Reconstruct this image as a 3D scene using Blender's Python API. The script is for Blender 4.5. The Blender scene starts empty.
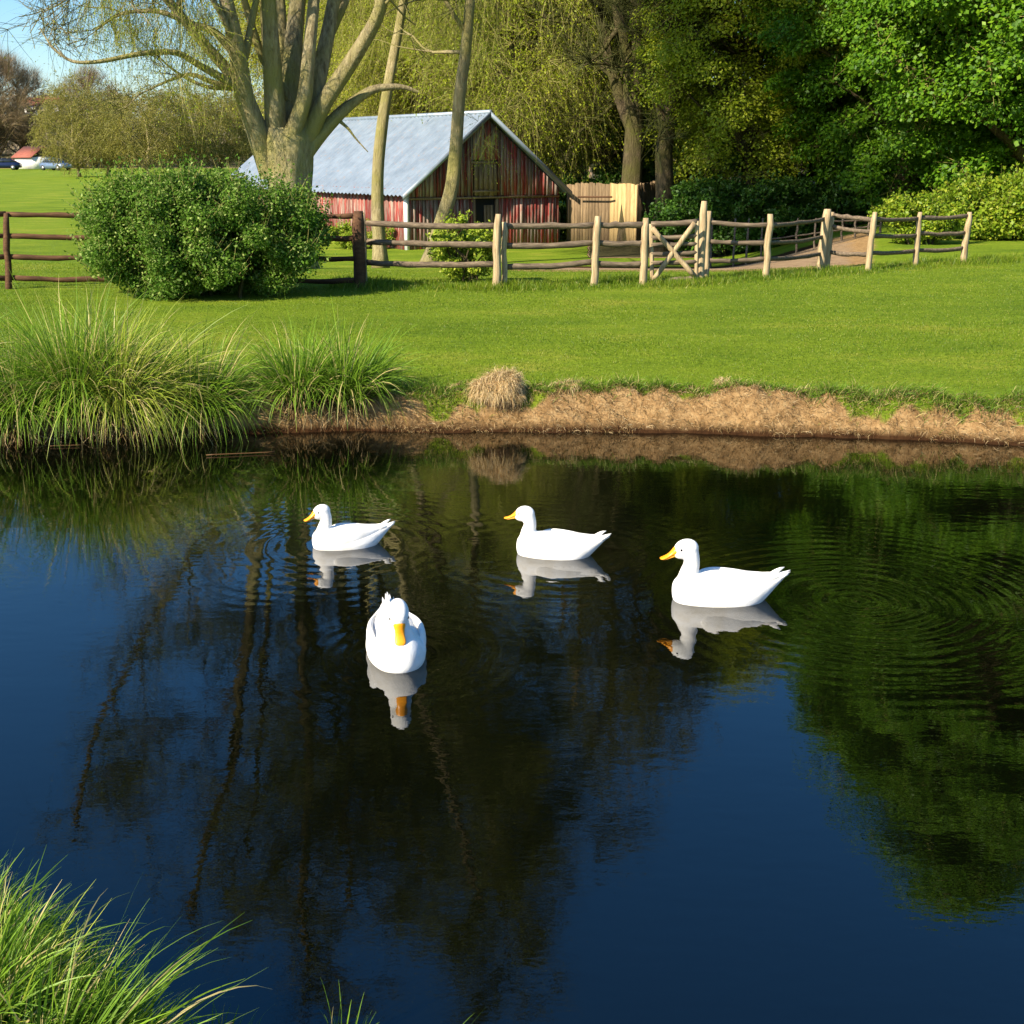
import bpy, math
import numpy as np
from mathutils import Vector, Matrix

R = math.radians
scene = bpy.context.scene
COL = scene.collection

# ------------------------------------------------------------------ camera, sky, sun
FPX = 1250.0
PITCH = math.atan(354.0 / FPX)
CAMZ = 2.5
cam_d = bpy.data.cameras.new("camera")
cam_d.lens = FPX / 1024 * 36
cam_d.sensor_width = 36
cam_d.clip_start = 0.1
cam_d.clip_end = 3000
cam = bpy.data.objects.new("camera", cam_d)
COL.objects.link(cam)
cam.location = (0, 0, CAMZ)
cam.rotation_euler = (math.pi / 2 - PITCH, 0, 0)
scene.camera = cam

SUN_EL = R(35)
SUN_DIR = Vector((-0.73, -0.68, 0)).normalized()          # horizontal direction towards the sun
world = bpy.data.worlds.new("World")
scene.world = world
world.use_nodes = True
wn = world.node_tree
wn.nodes.clear()
sky = wn.nodes.new("ShaderNodeTexSky")
sky.sky_type = 'NISHITA'
sky.sun_disc = False
sky.sun_elevation = SUN_EL
sky.sun_rotation = math.atan2(SUN_DIR.x, SUN_DIR.y)
sky.air_density = 1.0
sky.dust_density = 0.7
sky.ozone_density = 4.0
bg = wn.nodes.new("ShaderNodeBackground")
bg.inputs[1].default_value = 0.095
wo = wn.nodes.new("ShaderNodeOutputWorld")
hs = wn.nodes.new("ShaderNodeHueSaturation")
hs.inputs["Saturation"].default_value = 1.28
wn.links.new(sky.outputs[0], hs.inputs["Color"])
wn.links.new(hs.outputs[0], bg.inputs[0])
wn.links.new(bg.outputs[0], wo.inputs[0])

sun_d = bpy.data.lights.new("sun", 'SUN')
sun_d.energy = 5.0
sun_d.angle = R(0.5)
sun_d.color = (1.0, 0.89, 0.71)
sun = bpy.data.objects.new("sun", sun_d)
COL.objects.link(sun)
sv = Vector((SUN_DIR.x * math.cos(SUN_EL), SUN_DIR.y * math.cos(SUN_EL), math.sin(SUN_EL)))
sun.rotation_euler = sv.to_track_quat('Z', 'Y').to_euler()
sun.location = (-20, -20, 30)

scene.view_settings.view_transform = 'Standard'
scene.view_settings.look = 'None'
scene.view_settings.exposure = 1.12
scene.view_settings.gamma = 1
scene.render.engine = 'CYCLES'
scene.cycles.max_bounces = 6
scene.cycles.diffuse_bounces = 3
scene.cycles.glossy_bounces = 3
scene.cycles.transmission_bounces = 4

# ------------------------------------------------------------------ small maths
CP, SP = math.cos(PITCH), math.sin(PITCH)


def ray(px, py):
    a, b = (px - 512) / FPX, -(py - 512) / FPX
    return np.array([a, CP + b * SP, -SP + b * CP])


def P(px, py, y):
    """the world point on the line of sight of a pixel at world distance y"""
    d = ray(px, py)
    t = y / d[1]
    return np.array([d[0] * t, y, CAMZ + d[2] * t])


def sst(a, b, x):
    t = np.clip((x - a) / (b - a), 0, 1)
    return t * t * (3 - 2 * t)


def vnoise(x, y, seed=0):
    """cheap smooth value noise, vectorised"""
    x = np.asarray(x, float); y = np.asarray(y, float)
    xi, yi = np.floor(x), np.floor(y)
    fx, fy = x - xi, y - yi
    fx, fy = fx * fx * (3 - 2 * fx), fy * fy * (3 - 2 * fy)

    def h(a, b):
        s = np.sin(a * 127.1 + b * 311.7 + seed * 74.7) * 43758.5453
        return s - np.floor(s)
    return (h(xi, yi) * (1 - fx) + h(xi + 1, yi) * fx) * (1 - fy) + (h(xi, yi + 1) * (1 - fx) + h(xi + 1, yi + 1) * fx) * fy * 1.0


def far_shore(x):
    return 11.62 - 0.55 * np.clip(np.abs(x + 0.3) / 4.6, 0, 2.0) ** 2 + 0.10 * (vnoise(x * 1.3, x * 0, 3) - .5) + 0.07 * (vnoise(x * 4.3, x * 0, 4) - .5)


def near_shore(x):
    return 2.55 + 0.85 * np.clip(-0.3 - x, 0, 6) + 0.1 * (vnoise(x * 3, x * 0, 7) - .5)


def ground(x, y):
    x = np.asarray(x, float); y = np.asarray(y, float)
    sd = np.minimum(np.minimum(far_shore(x) - y, y - near_shore(x)), np.minimum(x + 13, 15 - x))
    out = -sd
    farside = y > 8
    # depth of the pond / the bank
    bank_w = np.where(farside, 0.34 + 0.20 * (vnoise(x * 1.1, x * 0, 11) - .3), 0.5)
    lump = (vnoise(x * 3.1, y * 4, 15) - .5) * .07 + (vnoise(x * 7, y * 7, 5) - .5) * .09 + (vnoise(x * 17, y * 17, 6) - .5) * .05
    z = 0.34 * sst(-0.02, 1, out / bank_w) + lump * sst(0, .1, out) * (1 - sst(.4, .8, out))
    z = np.where(out < 0, -0.75 * sst(0, 0.9, -out) - 0.03, z)
    z = z + 0.10 * sst(0.4, 4, out) + 0.004 * np.clip(y - 20, 0, 200) * sst(0, 1, out)
    z = z + 0.3 * sst(0, 3, np.where(y < 8, out, 0))
    # soft undulation of lawn and meadow
    z = z + 0.05 * (vnoise(x * .22, y * .22, 8) - .5) * sst(0.5, 3, out)
    # the hollow the barn stands in
    u = x / np.maximum(y, 1)
    dip = sst(21.5, 42, y) * (1 - sst(70, 110, y)) * sst(-.27, -.19, u) * (1 - sst(.15, .31, u))
    z = z - 1.32 * dip
    # low wooded hill far away
    hx = 13.0 + 5 * (vnoise(x * .01, y * .01, 2) - .5)
    z = z + hx * sst(215, 360, np.hypot(x, y * 1.0))
    return z


def hit(px, py, y0=1.0, y1=600):
    """where the line of sight of a pixel meets the ground"""
    d = ray(px, py)
    ys = np.geomspace(y0, y1, 6000)
    t = ys / d[1]
    zz = CAMZ + d[2] * t
    g = ground(d[0] * t, ys)
    k = np.argmax((zz <= g) & (ys > 9.0))
    if not ((zz <= g) & (ys > 9.0)).any():
        k = len(ys) - 1
    return np.array([d[0] * t[k], ys[k], g[k]])


def gz(x, y):
    return float(ground(x, y))


# ------------------------------------------------------------------ mesh helpers
class MB:
    def __init__(s):
        s.v = []; s.f = []; s.n = 0; s.t = []

    def add(s, v, faces, m=0, t=None):
        v = np.asarray(v, float).reshape(-1, 3)
        if isinstance(faces, np.ndarray):
            faces = [faces]
        else:
            by = {}
            for f in faces:
                by.setdefault(len(f), []).append(f)
            faces = [np.array(q) for q in by.values()]
        for q in faces:
            s.f.append((q.astype(np.int64) + s.n, m))
        s.v.append(v)
        s.t.append(np.zeros(len(v)) if t is None else np.asarray(t, float))
        s.n += len(v)

    def box(s, c, size, rz=0, m=0, ry=0, rx=0):
        q = np.array([[x, y, z] for x in (-.5, .5) for y in (-.5, .5) for z in (-.5, .5)]) * np.array(size)
        mt = np.array(Matrix.Rotation(rz, 3, 'Z') @ Matrix.Rotation(ry, 3, 'Y') @ Matrix.Rotation(rx, 3, 'X'))
        s.add(q @ mt.T + np.array(c), [(0, 1, 3, 2), (4, 6, 7, 5), (0, 4, 5, 1), (2, 3, 7, 6), (0, 2, 6, 4), (1, 5, 7, 3)], m)

    def hexa(s, pts, m=0):
        """8 corners: bottom ring 0-3, top ring 4-7"""
        s.add(pts, [(3, 2, 1, 0), (4, 5, 6, 7), (0, 1, 5, 4), (1, 2, 6, 5), (2, 3, 7, 6), (3, 0, 4, 7)], m)

    def tube(s, pts, rad, k=8, m=0, cap=True, wob=0, seed=0, flat=1.0):
        pts = np.asarray(pts, float); n = len(pts)
        rad = np.broadcast_to(np.asarray(rad, float), (n,))
        T = np.gradient(pts, axis=0)
        T /= np.linalg.norm(T, axis=1)[:, None] + 1e-9
        ref = np.array([0.13, 0.97, 0.2]) if abs(T[0][1]) < .85 else np.array([1., 0, 0])
        A = np.cross(T, ref); A /= np.linalg.norm(A, axis=1)[:, None] + 1e-9
        B = np.cross(T, A)
        a = np.linspace(0, 2 * math.pi, k, endpoint=False)
        rr = rad[:, None] * np.ones((n, k))
        if wob:
            ph = np.arange(n)[:, None] * .9
            rr = rr * (1 + wob * (np.sin(a[None] * 3 + ph * .35 + seed) + .6 * np.sin(a[None] * 5 - ph * .6 + seed * 2)) * .5)
        V = pts[:, None] + rr[..., None] * (np.cos(a)[None, :, None] * A[:, None] + flat * np.sin(a)[None, :, None] * B[:, None])
        i = np.arange(n - 1)[:, None] * k; j = np.arange(k)[None]
        j2 = (j + 1) % k
        F = np.stack([i + j, i + j2, i + k + j2, i + k + j], -1).reshape(-1, 4)
        s.add(V.reshape(-1, 3), F, m)
        if cap:
            base = s.n - n * k
            s.f.append((np.array([[base + q for q in range(k)][::-1]]), m))
            s.f.append((np.array([[base + (n - 1) * k + q for q in range(k)]]), m))

    def ell(s, c, r, seg=20, rings=12, m=0, mat=None):
        th = np.linspace(0, math.pi, rings + 1)[1:-1]
        ph = np.linspace(0, 2 * math.pi, seg, endpoint=False)
        V = [[0, 0, 1]] + [[math.sin(t) * math.cos(p), math.sin(t) * math.sin(p), math.cos(t)] for t in th for p in ph] + [[0, 0, -1]]
        V = np.array(V) * np.array(r)
        if mat is not None:
            V = V @ np.array(mat).T
        V = V + np.array(c)
        F = []
        for p in range(seg):
            F.append((0, 1 + p, 1 + (p + 1) % seg))
            L = 1 + (rings - 2) * seg
            F.append((L + p, len(V) - 1, L + (p + 1) % seg))
        for q in range(rings - 2):
            for p in range(seg):
                a0 = 1 + q * seg
                F.append((a0 + p, a0 + seg + p, a0 + seg + (p + 1) % seg, a0 + (p + 1) % seg))
        s.add(V, F, m)

    def loft(s, rings, m=0, cap=True):
        n = len(rings); k = len(rings[0])
        V = np.array(rings).reshape(-1, 3)
        F = [(i * k + j, i * k + (j + 1) % k, (i + 1) * k + (j + 1) % k, (i + 1) * k + j) for i in range(n - 1) for j in range(k)]
        if cap:
            F += [tuple(range(k))[::-1], tuple((n - 1) * k + q for q in range(k))]
        s.add(V, F, m)

    def build(s, name, mats, parent=None, smooth=False, loc=None):
        me = bpy.data.meshes.new(name)
        V = np.concatenate(s.v)
        if loc is not None:
            V = V - np.array(loc)
        me.vertices.add(len(V)); me.vertices.foreach_set("co", V.ravel())
        tot = np.concatenate([np.full(len(f), f.shape[1]) for f, m in s.f])
        lv = np.concatenate([f.ravel() for f, m in s.f])
        mi = np.concatenate([np.full(len(f), m) for f, m in s.f])
        me.loops.add(len(lv)); me.loops.foreach_set("vertex_index", lv)
        me.polygons.add(len(tot))
        st = np.concatenate([[0], np.cumsum(tot)[:-1]])
        me.polygons.foreach_set("loop_start", st)
        me.polygons.foreach_set("material_index", mi)
        if smooth:
            me.polygons.foreach_set("use_smooth", np.ones(len(tot), bool))
        at = me.attributes.new("t", 'FLOAT', 'POINT')
        at.data.foreach_set("value", np.concatenate(s.t))
        me.update(calc_edges=True); me.validate()
        for q in (mats if isinstance(mats, (list, tuple)) else [mats]):
            me.materials.append(q)
        o = bpy.data.objects.new(name, me)
        COL.objects.link(o)
        if parent is not None:
            o.parent = parent
        elif loc is not None:
            o.location = loc
        return o


def tag(o, label=None, cat=None, group=None, kind=None):
    if label: o['label'] = label
    if cat: o['category'] = cat
    if group: o['group'] = group
    if kind: o['kind'] = kind
    return o


def thing(name, loc, label, cat, group=None, rz=0):
    o = bpy.data.objects.new(name, None)
    COL.objects.link(o)
    o.location = loc; o.rotation_euler.z = rz
    o.empty_display_size = .3
    return tag(o, label, cat, group)


def part(mb, name, mats, root, smooth=False):
    """mesh given in world space, parented to an unrotated root"""
    return mb.build(name, mats, root, smooth, loc=tuple(root.location))


def dup(root, loc, rz=0, scale=1.0, label=None):
    r = root.copy(); COL.objects.link(r)
    r.location = loc; r.rotation_euler.z = rz
    r.scale = (scale,) * 3 if not hasattr(scale, '__len__') else scale
    if label: r['label'] = label
    for ch in list(root.children):
        c = ch.copy(); COL.objects.link(c); c.parent = r
        for g in list(ch.children):
            d = g.copy(); COL.objects.link(d); d.parent = c
    return r


# ------------------------------------------------------------------ ribbons and leaves
def ribbons(mb, p0, d0, L, w, droop, segs, rng, m=0, wander=0.05, taper=True, collect=False):
    """curved tapering blades; p0,d0 (N,3); L,w,droop (N,)"""
    N = len(p0)
    d = d0 / np.linalg.norm(d0, axis=1)[:, None]
    L = np.broadcast_to(L, (N,)); w = np.broadcast_to(w, (N,)); droop = np.broadcast_to(droop, (N,))
    pts = [p0.copy()]
    side = np.cross(d, rng.normal(size=(N, 3)))
    side /= np.linalg.norm(side, axis=1)[:, None] + 1e-9
    for i in range(segs):
        pts.append(pts[-1] + d * (L / segs)[:, None])
        d = d + np.array([0, 0, -1.0]) * (droop * (0.5 + i / segs) / segs)[:, None] + rng.normal(size=(N, 3)) * wander
        d /= np.linalg.norm(d, axis=1)[:, None]
    pts = np.stack(pts, 1)
    tt = np.linspace(0, 1, segs + 1)
    ww = (1 - tt ** 2 * .93) if taper else (1 - .5 * tt)
    off = side[:, None] * (w[:, None] * ww[None])[..., None] * .5
    V = np.stack([pts - off, pts + off], 2).reshape(-1, 3)
    b = (np.arange(N) * (segs + 1) * 2)[:, None] + (np.arange(segs) * 2)[None]
    F = np.stack([b, b + 1, b + 3, b + 2], -1).reshape(-1, 4)
    t = np.broadcast_to(np.repeat(tt, 2)[None], (N, 2 * (segs + 1))).ravel()
    mb.add(V, F, m, t)
    return pts


def leaves(mb, c, size, rng, nrm=None, jit=.6, asp=.55, m=0, along=None):
    """diamond leaves at c with mean normal nrm"""
    N = len(c)
    n = rng.normal(size=(N, 3)) * jit
    if nrm is not None:
        n = n + nrm
    n /= np.linalg.norm(n, axis=1)[:, None] + 1e-9
    a = rng.normal(size=(N, 3)) if along is None else along + rng.normal(size=(N, 3)) * .4
    a = a - (a * n).sum(1)[:, None] * n
    a /= np.linalg.norm(a, axis=1)[:, None] + 1e-9
    b = np.cross(n, a)
    sz = (np.broadcast_to(size, (N,)) * rng.uniform(.6, 1.35, N))[:, None]
    V = np.stack([c - a * sz * .5, c + b * sz * asp * .5 - n * sz * .06, c + a * sz * .5, c - b * sz * asp * .5 - n * sz * .06], 1).reshape(-1, 3)
    F = np.arange(N * 4).reshape(N, 4)
    mb.add(V, F, m)


# ------------------------------------------------------------------ materials
def newmat(name):
    m = bpy.data.materials.new(name); m.use_nodes = True
    nt = m.node_tree
    return m, nt, nt.nodes["Principled BSDF"], nt.nodes["Material Output"]


def N_(nt, typ, **kw):
    n = nt.nodes.new(typ)
    for k, v in kw.items():
        setattr(n, k, v)
    return n


def ramp(nt, fac, stops):
    r = nt.nodes.new("ShaderNodeValToRGB")
    e = r.color_ramp.elements
    while len(e) < len(stops): e.new(.5)
    for q, (p, c) in zip(e, stops):
        q.position = p; q.color = (*c, 1) if len(c) == 3 else c
    nt.links.new(fac, r.inputs[0])
    return r.outputs[0]


def noise(nt, scale, detail=4, rough=.6, vec=None, mapping=None):
    n = nt.nodes.new("ShaderNodeTexNoise")
    n.inputs["Scale"].default_value = scale
    n.inputs["Detail"].default_value = detail
    n.inputs["Roughness"].default_value = rough
    if vec is None:
        tc = nt.nodes.new("ShaderNodeTexCoord"); vec = tc.outputs["Object"]
    if mapping:
        mp = nt.nodes.new("ShaderNodeMapping"); mp.inputs["Scale"].default_value = mapping
        nt.links.new(vec, mp.inputs[0]); vec = mp.outputs[0]
    nt.links.new(vec, n.inputs["Vector"])
    return n.outputs["Fac"]


def mixc(nt, f, a, b, typ='MIX'):
    m = nt.nodes.new("ShaderNodeMix"); m.data_type = 'RGBA'; m.blend_type = typ
    for s, v in ((m.inputs[0], f), (m.inputs[6], a), (m.inputs[7], b)):
        if isinstance(v, (int, float)): s.default_value = v
        elif isinstance(v, tuple): s.default_value = (*v, 1)
        else: nt.links.new(v, s)
    return m.outputs[2]


def mth(nt, op, a, b=None, c=None):
    m = nt.nodes.new("ShaderNodeMath"); m.operation = op
    for i, v in enumerate((a, b, c)):
        if v is None: continue
        if isinstance(v, (int, float)): m.inputs[i].default_value = v
        else: nt.links.new(v, m.inputs[i])
    return m.outputs[0]


def bump(nt, bsdf, h, strength=.5, dist=.02):
    b = nt.nodes.new("ShaderNodeBump")
    b.inputs["Strength"].default_value = strength; b.inputs["Distance"].default_value = dist
    nt.links.new(h, b.inputs["Height"]); nt.links.new(b.outputs[0], bsdf.inputs["Normal"])
    return b


def leafmat(name, c1, c2, c3=None, trans=.35, rough=.5, scale=.5, spec=.3):
    m, nt, b, o = newmat(name)
    g = nt.nodes.new("ShaderNodeNewGeometry")
    stops = [(0, c1), (.75, c2), (1, c3 or c2)]
    col = ramp(nt, g.outputs["Random Per Island"], stops)
    nz = noise(nt, scale, 3)
    col = mixc(nt, 1.0, col, ramp(nt, nz, [(.3, (.72, .8, .7)), (.7, (1.2, 1.12, 1.0))]), 'MULTIPLY')
    nt.links.new(col, b.inputs["Base Color"])
    b.inputs["Roughness"].default_value = rough
    b.inputs["Specular IOR Level"].default_value = spec
    t = nt.nodes.new("ShaderNodeBsdfTranslucent"); nt.links.new(col, t.inputs[0])
    mx = nt.nodes.new("ShaderNodeMixShader"); mx.inputs[0].default_value = trans
    nt.links.new(b.outputs[0], mx.inputs[1]); nt.links.new(t.outputs[0], mx.inputs[2])
    nt.links.new(mx.outputs[0], o.inputs[0])
    return m


def blademat(name, base, tip, dry, dryamt=.12, trans=.3, rough=.45, patch=False):
    """grass blades: base to tip colour, some blades dry"""
    m, nt, b, o = newmat(name)
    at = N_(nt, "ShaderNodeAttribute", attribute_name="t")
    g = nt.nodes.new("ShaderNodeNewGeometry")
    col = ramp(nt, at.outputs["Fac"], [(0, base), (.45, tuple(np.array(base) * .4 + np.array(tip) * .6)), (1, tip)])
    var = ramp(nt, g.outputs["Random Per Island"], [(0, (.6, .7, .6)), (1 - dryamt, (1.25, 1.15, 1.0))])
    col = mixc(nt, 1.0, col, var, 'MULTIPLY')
    if patch:
        col = mixc(nt, 1.0, col, ramp(nt, noise(nt, 1.0, 5, .65, None, (.45, 1.3, 1)), [(.32, (.72, .82, .8)), (.5, (1, 1, 1)), (.68, (1.45, 1.2, 1.3))]), 'MULTIPLY')
    isdry = mth(nt, 'GREATER_THAN', g.outputs["Random Per Island"], 1 - dryamt)
    col = mixc(nt, isdry, col, dry)
    nt.links.new(col, b.inputs["Base Color"]); b.inputs["Roughness"].default_value = rough
    b.inputs["Specular IOR Level"].default_value = .3
    t = nt.nodes.new("ShaderNodeBsdfTranslucent"); nt.links.new(col, t.inputs[0])
    mx = nt.nodes.new("ShaderNodeMixShader"); mx.inputs[0].default_value = trans
    nt.links.new(b.outputs[0], mx.inputs[1]); nt.links.new(t.outputs[0], mx.inputs[2])
    nt.links.new(mx.outputs[0], o.inputs[0])
    return m


def plain(name, col, rough=.6, metal=0, var=.25, nscale=8, bmp=0, spec=.5):
    m, nt, b, o = newmat(name)
    c = np.array(col)
    nz = noise(nt, nscale, 5)
    nt.links.new(ramp(nt, nz, [(.3, tuple(c * (1 - var))), (.7, tuple(np.minimum(c * (1 + var), 1)))]), b.inputs["Base Color"])
    b.inputs["Roughness"].default_value = rough; b.inputs["Metallic"].default_value = metal
    b.inputs["Specular IOR Level"].default_value = spec
    if bmp: bump(nt, b, nz, .6, bmp)
    return m


def barkmat(name, c1, c2, moss=None, scale=6):
    m, nt, b, o = newmat(name)
    nz = noise(nt, scale, 8, .7, mapping=(2.2, 2.2, .5))
    col = ramp(nt, nz, [(.32, c1), (.62, c2)])
    if moss:
        col = mixc(nt, ramp(nt, noise(nt, .9, 4), [(.42, (0, 0, 0)), (.62, (1, 1, 1))]), col, moss)
    nt.links.new(col, b.inputs["Base Color"]); b.inputs["Roughness"].default_value = .9
    b.inputs["Specular IOR Level"].default_value = .15
    bump(nt, b, noise(nt, scale * 1.6, 6, .75, mapping=(2.4, 2.4, .5)), 1, .12)
    return m


def woodmat(name, c1, c2, c3, grain=(30, 30, 2), rough=.85, island=.35, bmp=.01):
    """weathered boards: grain runs along local z, each board its own tone"""
    m, nt, b, o = newmat(name)
    nz = noise(nt, 1.0, 8, .65, mapping=grain)
    col = ramp(nt, nz, [(.3, c1), (.55, c2), (.75, c3)])
    g = nt.nodes.new("ShaderNodeNewGeometry")
    v = ramp(nt, g.outputs["Random Per Island"], [(0, (1 - island,) * 3), (1, (1 + island * .5,) * 3)])
    col = mixc(nt, 1.0, col, v, 'MULTIPLY')
    nt.links.new(col, b.inputs["Base Color"]); b.inputs["Roughness"].default_value = rough
    b.inputs["Specular IOR Level"].default_value = .2
    bump(nt, b, nz, .8, bmp)
    return m


# water: dark still pond with fine ripples, rings spreading from where the ducks paddled
def watermat(ring_centres):
    m, nt, b, o = newmat("pond_water")
    b.inputs["Base Color"].default_value = (.0012, .0016, .0006, 1)
    b.inputs["Roughness"].default_value = .0
    b.inputs["IOR"].default_value = 1.72
    tc = nt.nodes.new("ShaderNodeTexCoord"); vec = tc.outputs["Object"]
    h = None

    def add(a):
        nonlocal h
        h = a if h is None else mth(nt, 'ADD', h, a)
    calm = ramp(nt, noise(nt, .35, 2, .5, vec), [(.35, (.25, .25, .25)), (.65, (1, 1, 1))])
    fine = mth(nt, 'MULTIPLY', noise(nt, 1.0, 2, .5, vec, (8, 17, 1)), .00060)
    add(mth(nt, 'MULTIPLY', fine, calm))
    add(mth(nt, 'MULTIPLY', noise(nt, 1.0, 2, .5, vec, (1.6, 4.0, 1)), .0009))
    add(mth(nt, 'MULTIPLY', noise(nt, 1.0, 1, .5, vec, (45, 60, 1)), .00007))
    for (cx, cy, lam, amp, r0, r1) in ring_centres:
        sb = nt.nodes.new("ShaderNodeVectorMath"); sb.operation = 'SUBTRACT'
        nt.links.new(vec, sb.inputs[0]); sb.inputs[1].default_value = (cx, cy, 0)
        mu = nt.nodes.new("ShaderNodeVectorMath"); mu.operation = 'MULTIPLY'
        nt.links.new(sb.outputs[0], mu.inputs[0]); mu.inputs[1].default_value = (1, 1, 0)
        ln = nt.nodes.new("ShaderNodeVectorMath"); ln.operation = 'LENGTH'
        nt.links.new(mu.outputs[0], ln.inputs[0]); r = ln.outputs["Value"]
        r2 = mth(nt, 'ADD', r, mth(nt, 'MULTIPLY', noise(nt, 1.3, 2, .5, vec), .18))
        w = mth(nt, 'SINE', mth(nt, 'MULTIPLY', r2, 2 * math.pi / lam))
        w = mth(nt, 'MULTIPLY', w, ramp(nt, noise(nt, 1.1, 3, .6, vec), [(.35, (.1, .1, .1)), (.62, (1, 1, 1))]))
        env = ramp(nt, mth(nt, 'DIVIDE', r, r1), [(0, (1, 1, 1)), (min(.9, r0 / r1), (1, 1, 1)), (1, (0, 0, 0))])
        add(mth(nt, 'MULTIPLY', mth(nt, 'MULTIPLY', w, env), amp))
    bm = nt.nodes.new("ShaderNodeBump"); bm.inputs["Strength"].default_value = 1; bm.inputs["Distance"].default_value = 1
    nt.links.new(h, bm.inputs["Height"]); nt.links.new(bm.outputs[0], b.inputs["Normal"])
    return m


def groundmat():
    m, nt, b, o = newmat("meadow_and_bank")
    tc = nt.nodes.new("ShaderNodeTexCoord"); vec = tc.outputs["Object"]
    g1 = noise(nt, 1.0, 4, .6, vec, (.5, .9, 1))
    grass = ramp(nt, g1, [(.3, (.10, .165, .010)), (.55, (.165, .235, .014)), (.75, (.28, .28, .04))])
    g2 = noise(nt, 14, 6, .75, vec)
    grass = mixc(nt, 1.0, grass, ramp(nt, g2, [(.3, (.6, .65, .6)), (.7, (1.35, 1.3, 1.2))]), 'MULTIPLY')
    soil = ramp(nt, noise(nt, 9, 8, .75, vec), [(.3, (.12, .065, .022)), (.5, (.33, .20, .085)), (.72, (.50, .34, .16))])
    dirt = ramp(nt, noise(nt, 3, 8, .7, vec), [(.3, (.20, .13, .07)), (.7, (.42, .29, .17))])
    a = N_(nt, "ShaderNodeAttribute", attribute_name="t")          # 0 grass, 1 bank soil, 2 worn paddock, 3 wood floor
    edge = mth(nt, 'ADD', a.outputs["Fac"], mth(nt, 'MULTIPLY', mth(nt, 'SUBTRACT', noise(nt, 5, 5, .7, vec), .5), .9))
    f1 = ramp(nt, edge, [(.42, (0, 0, 0)), (.6, (1, 1, 1))])
    f2 = ramp(nt, mth(nt, 'SUBTRACT', edge, 1.0), [(.3, (0, 0, 0)), (.7, (1, 1, 1))])
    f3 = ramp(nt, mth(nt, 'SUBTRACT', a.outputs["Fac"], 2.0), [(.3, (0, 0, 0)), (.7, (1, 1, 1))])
    sx = nt.nodes.new("ShaderNodeSeparateXYZ"); nt.links.new(vec, sx.inputs[0])
    wet = ramp(nt, mth(nt, 'ADD', sx.outputs[2], mth(nt, 'MULTIPLY', noise(nt, 4, 4, .6, vec), .08)), [(.06, (.14, .10, .08)), (.135, (1, 1, 1))])
    soil = mixc(nt, 1.0, soil, wet, 'MULTIPLY')
    col = mixc(nt, f1, grass, soil)
    col = mixc(nt, f2, col, dirt)
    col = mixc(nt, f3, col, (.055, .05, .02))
    nt.links.new(col, b.inputs["Base Color"]); b.inputs["Roughness"].default_value = .95
    b.inputs["Specular IOR Level"].default_value = .1
    bump(nt, b, noise(nt, 22, 8, .8, vec), 1, .035)
    return m


M = {}
M['ground'] = groundmat()
M['willow_bark'] = barkmat("willow_bark", (.13, .10, .05), (.56, .47, .27), (.38, .34, .11), 7)
M['pale_bark'] = barkmat("pale_bark", (.22, .17, .08), (.48, .40, .22), (.30, .27, .09), 5)
M['dark_upper_bark'] = barkmat("darkened_upper_bark", (.035, .028, .014), (.12, .095, .045), None, 5)  # high limbs painted darker so they reflect dark in the pond
M['dark_bark'] = barkmat("dark_bark", (.04, .03, .018), (.15, .115, .065), (.09, .085, .025), 4)
M['twig'] = plain("twig", (.20, .18, .045), .8, var=.4)
M['dark_twig'] = plain("dark_twig", (.065, .07, .022), .9, var=.4, spec=.1)  # upper twigs darkened so the crowns reflect dark in the water
M['brown_twig'] = leafmat("brown_twig", (.15, .105, .065), (.24, .17, .10), (.30, .23, .13), .1)  # far bare trees, lightened in place of haze
M['willow_leaf'] = leafmat("willow_leaf", (.22, .30, .012), (.37, .44, .022), (.50, .52, .06), .5)
M['yellow_willow_leaf'] = leafmat("yellow_willow_leaf", (.27, .31, .015), (.42, .45, .022), (.55, .53, .07), .5)
M['dull_willow_leaf'] = leafmat("dull_willow_leaf", (.20, .18, .04), (.30, .28, .05), (.38, .35, .09), .4)
M['olive_leaf'] = leafmat("olive_leaf", (.22, .29, .012), (.36, .43, .025), (.48, .50, .06), .5)
M['maple_leaf'] = leafmat("maple_leaf", (.055, .14, .006), (.12, .26, .010), (.21, .36, .018), .45)
M['dark_leaf'] = leafmat("dark_leaf", (.025, .07, .008), (.055, .13, .012), (.09, .18, .02), .3)
M['yellow_leaf'] = leafmat("yellow_leaf", (.14, .24, .012), (.25, .34, .020), (.40, .42, .04), .4)
M['bush_leaf'] = leafmat("bush_leaf", (.055, .13, .010), (.13, .24, .03), (.36, .44, .15), .4, .6, 1.5, .12)
M['shrub_leaf'] = leafmat("shrub_leaf", (.20, .30, .02), (.36, .46, .035), (.55, .56, .12), .4)
M['hill_leaf'] = leafmat("hill_leaf", (.15, .12, .085), (.22, .18, .12), (.26, .24, .13), .15, scale=.03)  # lightened to stand in for distance haze
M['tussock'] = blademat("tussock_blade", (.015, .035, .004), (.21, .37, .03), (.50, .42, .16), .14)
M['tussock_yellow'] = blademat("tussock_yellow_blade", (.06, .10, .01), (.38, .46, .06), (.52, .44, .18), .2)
M['dry'] = blademat("dry_blade", (.10, .055, .022), (.34, .225, .10), (.48, .35, .18), .25, .15)
M['straw'] = blademat("straw_blade", (.28, .18, .08), (.60, .43, .21), (.70, .54, .30), .3, .3)
M['lawn'] = blademat("lawn_blade", (.11, .18, .010), (.175, .27, .016), (.36, .35, .07), .08, .5, patch=True)
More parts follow.
